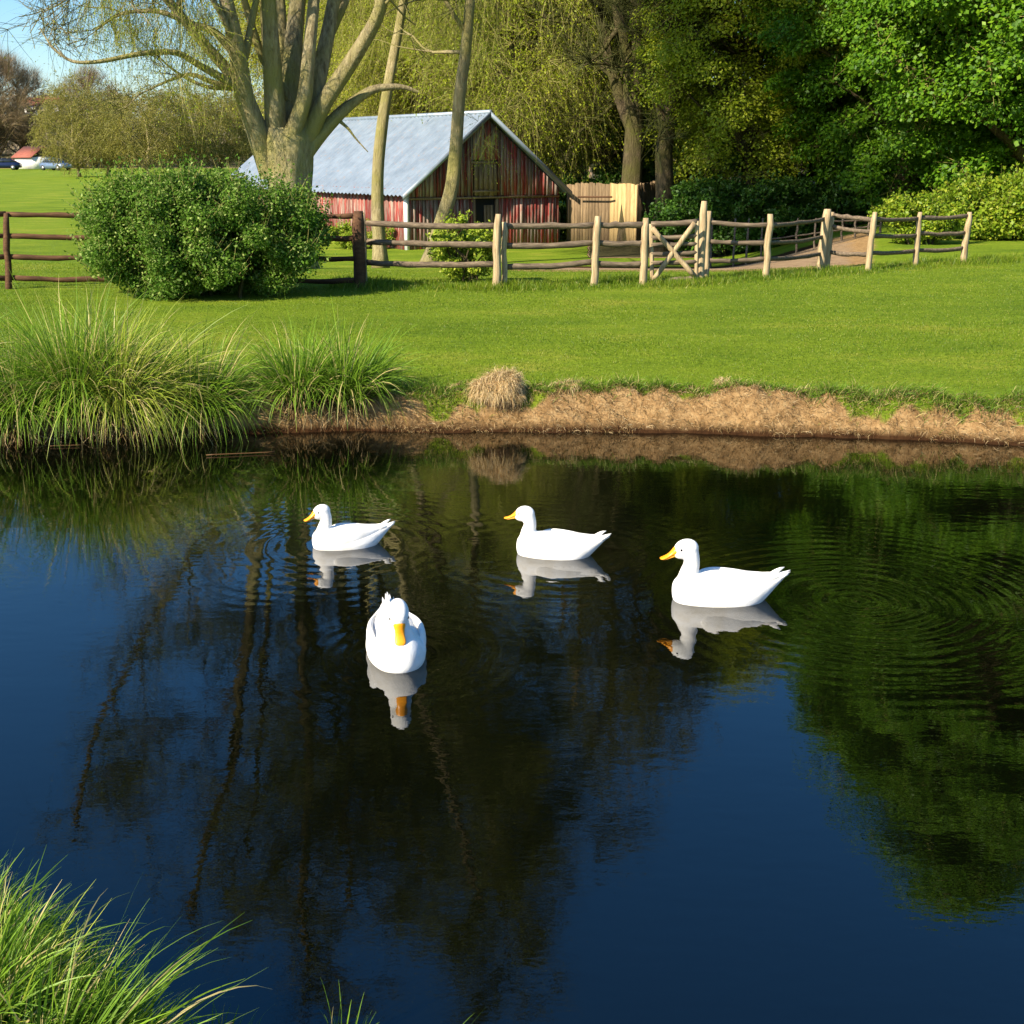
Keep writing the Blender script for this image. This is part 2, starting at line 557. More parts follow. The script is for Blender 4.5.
def feathermat():
    m, nt, b, o = newmat("white_feather")
    tc = nt.nodes.new("ShaderNodeTexCoord")
    mp = nt.nodes.new("ShaderNodeMapping"); mp.inputs["Scale"].default_value = (22, 34, 34)
    nt.links.new(tc.outputs["Object"], mp.inputs[0])
    vo = nt.nodes.new("ShaderNodeTexVoronoi"); nt.links.new(mp.outputs[0], vo.inputs["Vector"])
    col = ramp(nt, noise(nt, 9, 4), [(.35, (.78, .74, .66)), (.6, (.86, .85, .82))])
    nt.links.new(col, b.inputs["Base Color"]); b.inputs["Roughness"].default_value = .8
    b.inputs["Specular IOR Level"].default_value = .15
    h = mth(nt, 'ADD', vo.outputs["Distance"], mth(nt, 'MULTIPLY', noise(nt, 1, 4, .6, None, (30, 160, 160)), .5))
    bump(nt, b, h, .5, .0022)
    return m


M['feather'] = feathermat()
M['bill'] = plain("orange_bill", (.90, .34, .008), .38, var=.12, nscale=40)
M['eye'] = plain("dark_eye", (.01, .01, .012), .12, var=0)
M['cedar'] = woodmat("split_cedar", (.20, .13, .07), (.42, .32, .18), (.60, .48, .29), grain=(34, 34, 2.5))
M['cedar_grey'] = woodmat("weathered_rail", (.06, .045, .033), (.16, .12, .08), (.30, .235, .155), grain=(4, 30, 34))
M['brown_wood'] = woodmat("dark_brown_wood", (.045, .022, .012), (.10, .05, .025), (.17, .09, .045), grain=(3, 25, 25))
M['plank'] = woodmat("bright_plank", (.24, .155, .065), (.44, .31, .14), (.56, .42, .22))  # shed's sun-facing wall painted brighter; also the stub post
M['plank_old_shaded'] = woodmat("brown_plank", (.09, .06, .035), (.21, .145, .08), (.32, .23, .13))  # old boards; for the shed's back wall its shade is in the colour
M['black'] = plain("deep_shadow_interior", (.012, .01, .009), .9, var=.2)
M['white_trim'] = plain("white_painted_trim", (.72, .72, .70), .6, var=.15, bmp=.004)


def redmat(name, wear):
    m, nt, b, o = newmat(name)
    nz = noise(nt, 1.0, 8, .7, mapping=(9, 9, 1.0))
    red = ramp(nt, noise(nt, 1.0, 6, .6, mapping=(20, 20, 1.4)), [(.3, (.13, .018, .016)), (.7, (.34, .05, .038))])
    grey = ramp(nt, noise(nt, 1.0, 6, .7, mapping=(30, 30, 2)), [(.3, (.12, .09, .07)), (.7, (.42, .33, .26))])
    f = ramp(nt, nz, [(wear - .08, (1, 1, 1)), (wear + .08, (0, 0, 0))])
    col = mixc(nt, f, red, grey)
    g = nt.nodes.new("ShaderNodeNewGeometry")
    col = mixc(nt, 1.0, col, ramp(nt, g.outputs["Random Per Island"], [(0, (.6, .6, .6)), (1, (1.2, 1.2, 1.2))]), 'MULTIPLY')
    nt.links.new(col, b.inputs["Base Color"]); b.inputs["Roughness"].default_value = .8
    b.inputs["Specular IOR Level"].default_value = .25
    bump(nt, b, nz, .6, .01)
    return m


M['red'] = redmat("flaking_red_paint", .47)
M['red_grey'] = redmat("mostly_bare_red_boards", .56)


def roofmat():
    m, nt, b, o = newmat("galvanised_roof")
    n1 = noise(nt, 1.6, 6, .65)
    col = ramp(nt, n1, [(.3, (.17, .215, .265)), (.7, (.27, .325, .385))])
    n2 = noise(nt, 7, 4)
    col = mixc(nt, ramp(nt, n2, [(.58, (0, 0, 0)), (.72, (.5, .5, .5))]), col, (.36, .25, .17))
    nt.links.new(col, b.inputs["Base Color"])
    b.inputs["Metallic"].default_value = .35; b.inputs["Roughness"].default_value = .5
    return m


M['roof'] = roofmat()

# ------------------------------------------------------------------ the ground, one sheet
def axis(parts):
    out = []
    for a, b_, st in parts:
        out.append(np.arange(a, b_, st))
    return np.concatenate(out)


gxs = axis([(-1500, -300, 100), (-300, -80, 10), (-80, -20, 2), (-20, -7, .4), (-7, 7, .09), (7, 20, .4), (20, 80, 2), (80, 300, 10), (300, 1501, 100)])
gys = axis([(-60, -6, 4), (-6, 1.5, .4), (1.5, 5, .08), (5, 10.4, .3), (10.4, 13.2, .045), (13.2, 26, .2), (26, 60, .6), (60, 120, 2), (120, 460, 6), (460, 2000, 80)])
GX, GY = np.meshgrid(gxs, gys)
GZ = ground(GX, GY)
sdo = -np.minimum(np.minimum(far_shore(GX) - GY, GY - near_shore(GX)), np.minimum(GX + 13, 15 - GX))
bankw = .33 - .03 * sst(.5, 2.5, GX) + .26 * (vnoise(GX * 1.7, GX * 0, 21) - .5) + .2 * (vnoise(GX * 6, GX * 0, 22) - .5)
gt = np.where(GY > 8, 1 - sst(bankw - .12, bankw + .12, sdo), 1 - sst(.2, .5, sdo))
uu = GX / np.maximum(GY, 1)
dirt = sst(24, 26, GY) * (1 - sst(34, 42, GY)) * sst(-.03, .04, uu) * (1 - sst(.25, .30, uu))
gt = np.maximum(gt, 2 * dirt * (vnoise(GX * .8, GY * .8, 31) * .4 + .8))
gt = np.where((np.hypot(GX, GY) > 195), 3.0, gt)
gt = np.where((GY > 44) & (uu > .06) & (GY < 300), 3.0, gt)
mb = MB()
ny, nx = GX.shape
i = (np.arange(ny - 1) * nx)[:, None] + np.arange(nx - 1)[None]
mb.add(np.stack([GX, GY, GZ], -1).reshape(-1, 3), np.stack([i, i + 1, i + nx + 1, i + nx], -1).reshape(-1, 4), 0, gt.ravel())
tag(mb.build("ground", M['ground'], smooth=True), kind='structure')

# ------------------------------------------------------------------ pond water
mb = MB()
mb.add([(-16, 1.5, 0), (18, 1.5, 0), (18, 14, 0), (-16, 14, 0)], [(0, 1, 2, 3)])
rings = []
for (px, py, lam, amp, r0, r1) in ((858, 600, .115, .0008, .2, 1.8), (335, 545,   .13, .00045, .3, 1.6), (560, 555, .13, .0004, .3, 1.4), (400, 655, .12, .0004, .2, 1.1)):
    d = ray(px, py); t = -CAMZ / d[2]
    rings.append((d[0] * t, d[1] * t, lam, amp, r0, r1))
tag(mb.build("pond_water", watermat(rings)), kind='structure')

# ------------------------------------------------------------------ barn
mb = None
BL = np.array([-3.9, 47.0])                     # near-left corner (white post)
bdir = np.array([.82, .57]); bdir /= np.linalg.norm(bdir)     # along the gable wall
sdir = np.array([-bdir[1], bdir[0]])            # along the long wall, away
GW, LW = 7.0, 16.5
ZB, ZE, ZR = -.78, 1.40, 4.08
barn = thing("barn", (BL[0], BL[1], ZB), "old red board barn with pale corrugated metal roof behind the fence", "barn")


def B3(a, s_, z):
    """a along gable, s_ along side, z world"""
    q = BL + bdir * a + sdir * s_
    return np.array([q[0], q[1], z])


def bbox(mb, a0, a1, s0, s1, z0, z1, m=0):
    mb.hexa([B3(a0, s0, z0), B3(a1, s0, z0), B3(a1, s1, z0), B3(a0, s1, z0), B3(a0, s0, z1), B3(a1, s0, z1), B3(a1, s1, z1), B3(a0, s1, z1)], m)


rng = np.random.default_rng(5)
slope = (ZR - ZE) / (GW / 2)


def ztop(a):
    return ZE + slope * (GW / 2 - abs(a - GW / 2)) - .06


def plankrow(mb, a0, a1, zlo, zhi, w=.16, s0=0.0, m=0, gap=.012, prob=None):
    a = a0
    while a < a1 - .02:
        b_ = min(a + w * rng.uniform(.8, 1.2), a1)
        off = rng.uniform(-.014, .012)
        t0, t1 = (zhi(a), zhi(b_)) if callable(zhi) else (zhi, zhi)
        zl = zlo + rng.uniform(-.03, .03)
        p = [B3(a + gap, s0 - .03 + off, zl), B3(b_ - gap, s0 - .03 + off, zl), B3(b_ - gap, s0, zl), B3(a + gap, s0, zl),
             B3(a + gap, s0 - .03 + off, t0), B3(b_ - gap, s0 - .03 + off, t1), B3(b_ - gap, s0, t1), B3(a + gap, s0, t0)]
        mb.hexa(p, m if prob is None or rng.random() > prob else 1 - m)
        a = b_


ZM = 1.02         # beam between lower wall and gable boards
DA0, DA1 = 3.05, 4.0
mb = MB()
bbox(mb, .05, GW - .05, .16, .20, ZB - .3, ZE, 0)           # black backing paints the unlit interior, keeps daylight out
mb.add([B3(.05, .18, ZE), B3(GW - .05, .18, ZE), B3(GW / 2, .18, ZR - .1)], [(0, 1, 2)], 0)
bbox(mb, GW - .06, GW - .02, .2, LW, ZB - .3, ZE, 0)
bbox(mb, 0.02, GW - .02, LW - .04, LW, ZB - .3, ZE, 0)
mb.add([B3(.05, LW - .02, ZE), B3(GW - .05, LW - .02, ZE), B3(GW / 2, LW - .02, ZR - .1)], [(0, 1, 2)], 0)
part(mb, "shade_backing", M['black'], barn)
mb = MB()
plankrow(mb, .12, DA0 - .1, ZB - .1, ZM, prob=.12)
part(mb, "lower_gable_wall", [M['red'], M['red_grey']], barn)
mb = MB()
plankrow(mb, DA1 + .1, GW, ZB - .1, ZM, prob=.10)
part(mb, "lower_gable_wall", [M['red'], M['red_grey']], barn)
mb = MB()
plankrow(mb, .12, 2.95, ZM + .08, ztop, prob=.35, m=1, s0=-.02)
plankrow(mb, 2.95, 4.05, 2.42, ztop, prob=.35, m=1, s0=-.02)
plankrow(mb, 4.05, GW, ZM + .08, ztop, prob=.45, m=1, s0=-.02)
part(mb, "upper_gable_boards", [M['red'], M['red_grey']], barn)
mb = MB()
plankrow(mb, 2.98, 4.02, ZM + .1, 2.38, w=.2, s0=-.035)
bbox(mb, 2.92, 4.08, -.10, -.068, 2.30, 2.37)
bbox(mb, 2.92, 4.08, -.10, -.068, 1.25, 1.32)
part(mb, "loft_door", M['plank_old_shaded'], barn)['label'] = "grey plank loft door"
mb = MB()
bbox(mb, .12, GW - .02, -.09, -.0, ZM, ZM + .075)
part(mb, "beam", M['plank_old_shaded'], barn)
mb = MB()
bbox(mb, DA0 - .1, DA0, -.05, .1, ZB - .2, ZM)
bbox(mb, DA1, DA1 + .1, -.05, .1, ZB - .2, ZM)
part(mb, "door_frame", M['plank_old_shaded'], barn)
# door leaf standing half open inside the opening
mb = MB()
for k in range(3):
    bbox(mb, DA0 + .45 + k * .15, DA0 + .58 + k * .15, .06, .09, ZB - .1, ZM - .25)
part(mb, "door", M['plank_old_shaded'], barn)
mb = MB()
bbox(mb, -.02, .115, -.06, .10, ZB - .2, ZE)
part(mb, "corner_post", M['white_trim'], barn)


def siderow(mb, s0, s1):
    s_ = s0
    while s_ < s1:
        e = s_ + rng.uniform(.13, .19); off = rng.uniform(-.014, .012)
        mb.hexa([B3(-.03 + off, s_ + .01, ZB - .15), B3(0.02, s_ + .01, ZB - .15), B3(0.02, e - .01, ZB - .15), B3(-.03 + off, e - .01, ZB - .15),
                 B3(-.03 + off, s_ + .01, ZE + .02), B3(0.02, s_ + .01, ZE + .02), B3(0.02, e - .01, ZE + .02), B3(-.03 + off, e - .01, ZE + .02)], 0 if rng.random() > .1 else 1)
        s_ = e


mb = MB(); siderow(mb, .1, LW)
part(mb, "side_wall", [M['red'], M['red_grey']], barn)
# roof, real corrugations running from ridge to eave
def roofside(sgn):
    mb = MB()
    ov, og = .34, .40
    ns = int((LW + 2 * og) / .045)
    ss = np.linspace(-og, LW + og, ns)
    wave = .026 * np.sin(ss / .30 * 2 * math.pi)
    L_ = GW / 2 + ov
    rows = []
    for fr in (0, .33, .66, 1):
        a = (GW / 2 - fr * L_) if sgn < 0 else (GW / 2 + fr * L_)
        z = ZR - slope * fr * L_ + .05
        rows.append([B3(a, s_, z + w) for s_, w in zip(ss, wave)])
    rows = np.array(rows)
    V = np.concatenate([rows, rows - np.array([0, 0, .012])]).reshape(-1, 3)
    F = []
    n = ns
    for r_ in range(3):
        for c in range(n - 1):
            F.append((r_ * n + c, r_ * n + c + 1, (r_ + 1) * n + c + 1, (r_ + 1) * n + c))
            q = 4 * n
            F.append((q + r_ * n + c, q + (r_ + 1) * n + c, q + (r_ + 1) * n + c + 1, q + r_ * n + c + 1))
    mb.add(V, F)
    return part(mb, "roof", M['roof'], barn, smooth=True)


r1 = roofside(-1); roofside(1)
mb = MB()
mb.tube([B3(GW / 2, -.42, ZR + .06), B3(GW / 2, LW + .42, ZR + .06)], .09, 8)
part(mb, "ridge_cap", M['roof'], barn, True)
for sgn in (-1, 1):
    mb = MB()
    a0 = GW / 2; a1 = GW / 2 + sgn * (GW / 2 + .34)
    z0, z1 = ZR + .06, ZR + .06 - slope * (GW / 2 + .34)
    mb.hexa([B3(a0, -.45, z0 - .17), B3(a1, -.45, z1 - .17), B3(a1, -.405, z1 - .17), B3(a0, -.405, z0 - .17), B3(a0, -.45, z0 + .02), B3(a1, -.45, z1 + .02), B3(a1, -.405, z1 + .02), B3(a0, -.405, z0 + .02)])
    part(mb, "barge_board", M['roof'], barn)

# plank enclosure beside the barn
SHD = thing("plank_shed", tuple(hit(610, 240)), "small roofless shed of upright yellow brown planks at the right end of the barn", "shed")


def plankwall(mb, a, b_, h, w=.15, m=0, seed=1, th=.03):
    rg = np.random.default_rng(seed)
    a, b_ = np.array(a), np.array(b_)
    L_ = np.linalg.norm(b_ - a); d = (b_ - a) / L_; n = np.array([-d[1], d[0]])
    s_ = 0
    while s_ < L_ - .03:
        e = min(s_ + w * rg.uniform(.8, 1.25), L_)
        p, q = a + d * (s_ + .006), a + d * (e - .006)
        z0 = gz(*p) - .1; zt = h(s_ / L_) + rg.uniform(-.05, .05)
        o = n * (th + rg.uniform(-.008, .012))
        dz = rg.uniform(-.03, .03)
        mb.hexa([(*p, z0), (*q, z0), (*(q + o), z0), (*(p + o), z0), (*p, zt), (*q, zt + dz), (*(q + o), zt + dz), (*(p + o), zt)], m)
        s_ = e


c0 = P(566, 240, 51.6)[:2]; c1 = P(609, 240, 50.2)[:2]; c2 = P(636, 240, 49.0)[:2]; c3 = P(645, 240, 50.3)[:2]
zt_ = lambda py, y: P(600, py, y)[2]
mb = MB(); plankwall(mb, c0, c1, lambda s: zt_(184 - 1 * s, 51), seed=3); part(mb, "back_plank_wall", M['plank_old_shaded'], SHD)['label'] = "weathered plank wall coloured brown for its shade"
mb = MB(); plankwall(mb, c1, c2, lambda s: zt_(183 + 2 * s, 50), seed=4, w=.2); part(mb, "front_plank_wall", M['plank'], SHD)['label'] = "plank wall coloured bright yellow for direct sun"
mb = MB(); plankwall(mb, c2, c3, lambda s: zt_(184, 50), seed=6); part(mb, "side_plank_wall", M['plank_old_shaded'], SHD)
mb = MB(); plankwall(mb, c3, c3 + np.array([.7, 3.]), lambda s: zt_(184, 50), seed=7); plankwall(mb, c3 + np.array([.7, 3.]), c0 + np.array([.6, 3.]), lambda s: zt_(184, 50), seed=8)
part(mb, "rear_plank_wall", M['plank_old_shaded'], SHD)
mb = MB(); q0 = P(578, 197, 50.9); q1 = P(612, 197, 49.8); mb.tube([q0, q1], .035, 6); part(mb, "cross_rail", M['brown_wood'], SHD)

g_ = hit(556, 240); st = thing("stub_post", tuple(g_), "short thick pale stub post standing at the right corner of the barn", "post")
mb = MB()
y_ = g_[1]; pz = P(556, 212, y_)[2]
mb.box((g_[0], y_, (g_[2] + pz) / 2 - .05), (.32, .25, pz - g_[2] + .1)); mb.box((g_[0], y_, pz + .03), (.26, .2, .06))
part(mb, "post_body", M['plank'], st)

# ------------------------------------------------------------------ fences
def post_mesh(mb, base, top, w, seed, m=0):
    """a split post: rough tapered four sided, slightly twisted"""
    rg = np.random.default_rng(seed)
    base = np.array(base); top = np.array(top)
    n = 7; rings_ = []
    ph = rg.uniform(0, .8)
    for i_ in range(n + 1):
        f = i_ / n
        c = base * (1 - f) + top * f + np.array([rg.normal() * .008, rg.normal() * .008, 0])
        ww = w * (1 - .12 * f) * rg.uniform(.93, 1.07)
        if i_ == n: ww *= .8
        ring = []
        for k in range(8):
            a = k / 8 * 2 * math.pi + ph + f * .25
            r_ = ww * .5 * (1.12 if k % 2 else .93) * (1 + rg.normal() * .03)
            ring.append(c + np.array([math.cos(a) * r_, math.sin(a) * r_ * .85, 0]))
        rings_.append(ring)
    mb.loft(rings_, m)


def rail_mesh(mb, a, b_, w, seed, sag=.03, m=0, flat=.42):
    rg = np.random.default_rng(seed)
    a = np.array(a); b_ = np.array(b_)
    n = 9
    t = np.linspace(0, 1, n)[:, None]
    pts = a * (1 - t) + b_ * t
    pts[:, 2] += -sag * np.sin(t[:, 0] * math.pi) * rg.uniform(.2, 1.2) + rg.normal(size=n) * w * .05
    rad = w * .5 * (1 + rg.normal(size=n) * .06)
    mb.tube(pts, rad, 5, m, flat=flat)


def fence(name, label, posts, rails, mats, w, rw, mpost, mrail):
    """posts: (px_base,py_base,px_top,py_top,width) ; rails: (post i, py_i, post j, py_j)"""
    b0 = hit(posts[0][0], posts[0][1])
    root = thing(name, tuple(b0), label, "fence")
    world_ = []
    for k, (bx, by, tx, ty, pw) in enumerate(posts):
        b_ = hit(bx, by); t_ = P(tx, ty, b_[1])
        world_.append((b_, t_))
        m_ = MB(); post_mesh(m_, b_ - np.array([0, 0, .15]), t_, pw, 100 + k)
        part(m_, "post", mpost, root)
    for k, (i_, pyi, j_, pyj) in enumerate(rails):
        def at(q, py):
            if isinstance(q, int):
                px = posts[q][0] + (posts[q][2] - posts[q][0]) * (py - posts[q][1]) / (posts[q][3] - posts[q][1])
                return P(px, py, world_[q][0][1] + .02)
            return P(q[0], py, q[1])
        m_ = MB(); rail_mesh(m_, at(i_, pyi), at(j_, pyj), rw, 300 + k)
        part(m_, "rail", mrail, root)
    return root, world_


yl = hit(8, 288)[1]
posts = [(-150, 292, -152, 210, .11), (9, 289, 6, 213, .10), (140, 288, 140, 213, .12), (250, 288, 250, 213, .12), (360, 288, 358, 211, .19)]
rails = []
for py in (214, 236, 257, 278):
    rails += [(0, py + 1, 1, py), (1, py, 2, py), (2, py, 3, py + 1), (3, py + 1, 4, py + 2)]
fence("brown_rail_fence", "dark brown four rail fence running behind the large rounded bush", posts, rails, None, .1, .095, M['brown_wood'], M['brown_wood'])

posts = [(365, 285, 363, 214, .08), (497, 288, 498, 214, .12), (504, 287, 505, 222, .10), (594, 286, 597, 216, .13), (643, 285, 646, 218, .12)]
rails = [(0, 223, 1, 226), (0, 241, 1, 245), (0, 262, 1, 265),
         (2, 226, 3, 225), (2, 246, 3, 243), (2, 267, 3, 262), (3, 225, 4, 225), (3, 243, 4, 243), (3, 263, 4, 264)]
fence("split_rail_fence", "weathered split rail fence with three rails left of the crossed field gate", posts, rails, None, .1, .11, M['cedar'], M['cedar_grey'])

posts = [(700, 281, 704, 201, .13), (706, 278, 709, 211, .10), (765, 278, 771, 214, .12), (820, 270, 827, 209, .17), (826, 269, 832, 212, .12), (867, 271, 875, 212, .11), (915, 266, 920, 212, .11), (963, 263, 970, 212, .12)]
rails = [(1, 222, 2, 225), (1, 241, 2, 243), (1, 260, 2, 259), (2, 226, 3, 219), (2, 259, 3, 254), (2, 243, 3, 237),
         (4, 215, 5, 220), (4, 252, 5, 254), (4, 226, 5, 232), (5, 219, 6, 219), (5, 253, 6, 251), (5, 236, 6, 236), (6, 218, 7, 216), (6, 233, 7, 233), (6, 250, 7, 248)]
fence("old_split_rail_fence", "leaning split rail fence with pale posts running right of the gate to the yellow shrub", posts, rails, None, .1, .09, M['cedar'], M['cedar_grey'])

# wire stock mesh on the last bays of that fence is too thin to see; the gate
gl = hit(650, 284); gr = hit(696, 281)
gate = thing("field_gate", tuple(gl), "wooden field gate with two crossed braces hung between fence posts", "gate")
yg = (gl[1] + gr[1]) / 2
def gp(px, py, dy=0): return P(px, py, yg + dy)
for (a, b_) in (((651, 224), (652, 284)), ((697, 221), (696, 281))):
    m_ = MB(); rail_mesh(m_, gp(*a), gp(*b_), .08, 7, 0); part(m_, "stile", M['cedar'], gate)
for k, (ya, yb) in enumerate(((225, 222), (238, 236), (245, 244), (254, 253), (263, 262), (282, 279))):
    m_ = MB(); rail_mesh(m_, gp(651, ya), gp(697, yb), .11 if k in (0, 5) else .085, 20 + k, .01); part(m_, "bar", M['cedar_grey'], gate)
for (a, b_) in (((652, 228), (694, 276)), ((652, 282), (695, 223))):
    m_ = MB(); rail_mesh(m_, gp(*a, -.06), gp(*b_, -.06), .09, 30, 0); part(m_, "brace", M['cedar'], gate)

# thin paddock fence farther back
base = [(698, 232), (712, 231), (735, 230), (748, 230), (762, 231), (797, 232), (815, 232), (832, 233), (842, 233), (855, 233), (868, 234), (880, 234)]
root = None; ws = []
for k, (px, py) in enumerate(base):
    x_, y_, z_ = P(px, py, 36.5)
    z_ = gz(x_, 36.5)
    if root is None:
        root = thing("paddock_fence", (x_, y_, z_), "thin grey paddock fence in front of the dark hollow under the trees", "fence")
    tp = P(px, 218, 36.5)[2]
    m_ = MB(); post_mesh(m_, (x_, y_, z_ - .1), (x_, y_, tp), .06, 500 + k); part(m_, "post", M['cedar_grey'], root); ws.append((x_, y_, z_, tp))
for fr in (.12, .5):
    for a, b_ in zip(ws[:-1], ws[1:]):
        m_ = MB(); rail_mesh(m_, (a[0], a[1], a[3] + (a[2] - a[3]) * fr), (b_[0], b_[1], b_[3] + (b_[2] - b_[3]) * fr), .05, 5, .01); part(m_, "rail", M['cedar_grey'], root)

# ------------------------------------------------------------------ trees
def bez(p0, p1, p2, n=7):
    t = np.linspace(0, 1, n)[:, None]
    return (1 - t) ** 2 * p0 + 2 * t * (1 - t) * p1 + t ** 2 * p2


SKIP = []


def spawn(rng, pts, rad, mb, level, maxlev, tips, lenf, upb, k=5, f0=.25, dens=1.0):
    """side branches along a limb, recursively; collects twig starts in tips"""
    seglen = np.linalg.norm(np.diff(pts, axis=0), axis=1).sum()
    nb = max(2, int(seglen * dens * (1.1, 1.6, 2.2)[min(level, 2)]))
    for _ in range(nb):
        f = rng.uniform(f0, 1.0)
        q = f * (len(pts) - 1); i_ = min(int(q), len(pts) - 2)
        p = pts[i_] + (pts[i_ + 1] - pts[i_]) * (q - i_)
        if SKIP and SKIP[0](p) and rng.random() < .9: continue
        T = pts[i_ + 1] - pts[i_]; T = T / np.linalg.norm(T)
        r_ = (rad[i_] + (rad[i_ + 1] - rad[i_]) * (q - i_)) * rng.uniform(.35, .6)
        d = T * rng.uniform(.4, .9) + rng.normal(size=3) * .62 + np.array([0, 0, upb])
        d /= np.linalg.norm(d)
        L_ = lenf[level] * rng.uniform(.6, 1.3) * (1.15 - .5 * f)
        n = 6
        P_ = [p]; dd = d.copy()
        for s_ in range(n):
            P_.append(P_[-1] + dd * L_ / n)
            dd = dd + rng.normal(size=3) * .17 + np.array([0, 0, .03])
            dd /= np.linalg.norm(dd)
        P_ = np.array(P_)
        rr = np.linspace(r_, max(r_ * .25, .008), n + 1)
        mb.tube(P_, rr, k if level == 0 else (4 if level == 1 else 3), 1 if p[2] > 7.0 else 0, cap=False)
        if level + 1 < maxlev:
            spawn(rng, P_, rr, mb, level + 1, maxlev, tips, lenf, upb, k, .2, dens)
        for s_ in range(2, n + 1):
            tips.append((P_[s_], P_[s_] - P_[s_ - 1]))


def twigs_and_leaves(rng, tips, ntw, L, droop, w, nleaf, lsize, seg=5, spread=.9, up=.1, lm=1, asp=.35, tm=0, jitL=.02):
    mb = MB()
    P0 = np.array([t[0] for t in tips]); D0 = np.array([t[1] for t in tips])
    D0 /= np.linalg.norm(D0, axis=1)[:, None]
    idx = rng.integers(0, len(P0), ntw)
    d = D0[idx] + rng.normal(size=(ntw, 3)) * spread + np.array([0, 0, up])
    LL = L * rng.uniform(.35, 1.25, ntw)
    pts = ribbons(mb, P0[idx], d, LL, w, droop * rng.uniform(.5, 1.4, ntw), seg, rng, tm, wander=.10)
    if nleaf:
        k = rng.integers(0, ntw, nleaf); f = rng.uniform(.15, 1, nleaf) * seg
        i_ = np.minimum(f.astype(int), seg - 1); fr = (f - i_)[:, None]
        a, b_ = pts[k, i_], pts[k, i_ + 1]
        c = a + (b_ - a) * fr + rng.normal(size=(nleaf, 3)) * jitL
        leaves(mb, c, lsize, rng, None, 1, asp, lm, along=(b_ - a) / (np.linalg.norm(b_ - a, axis=1)[:, None] + 1e-9))
    return mb


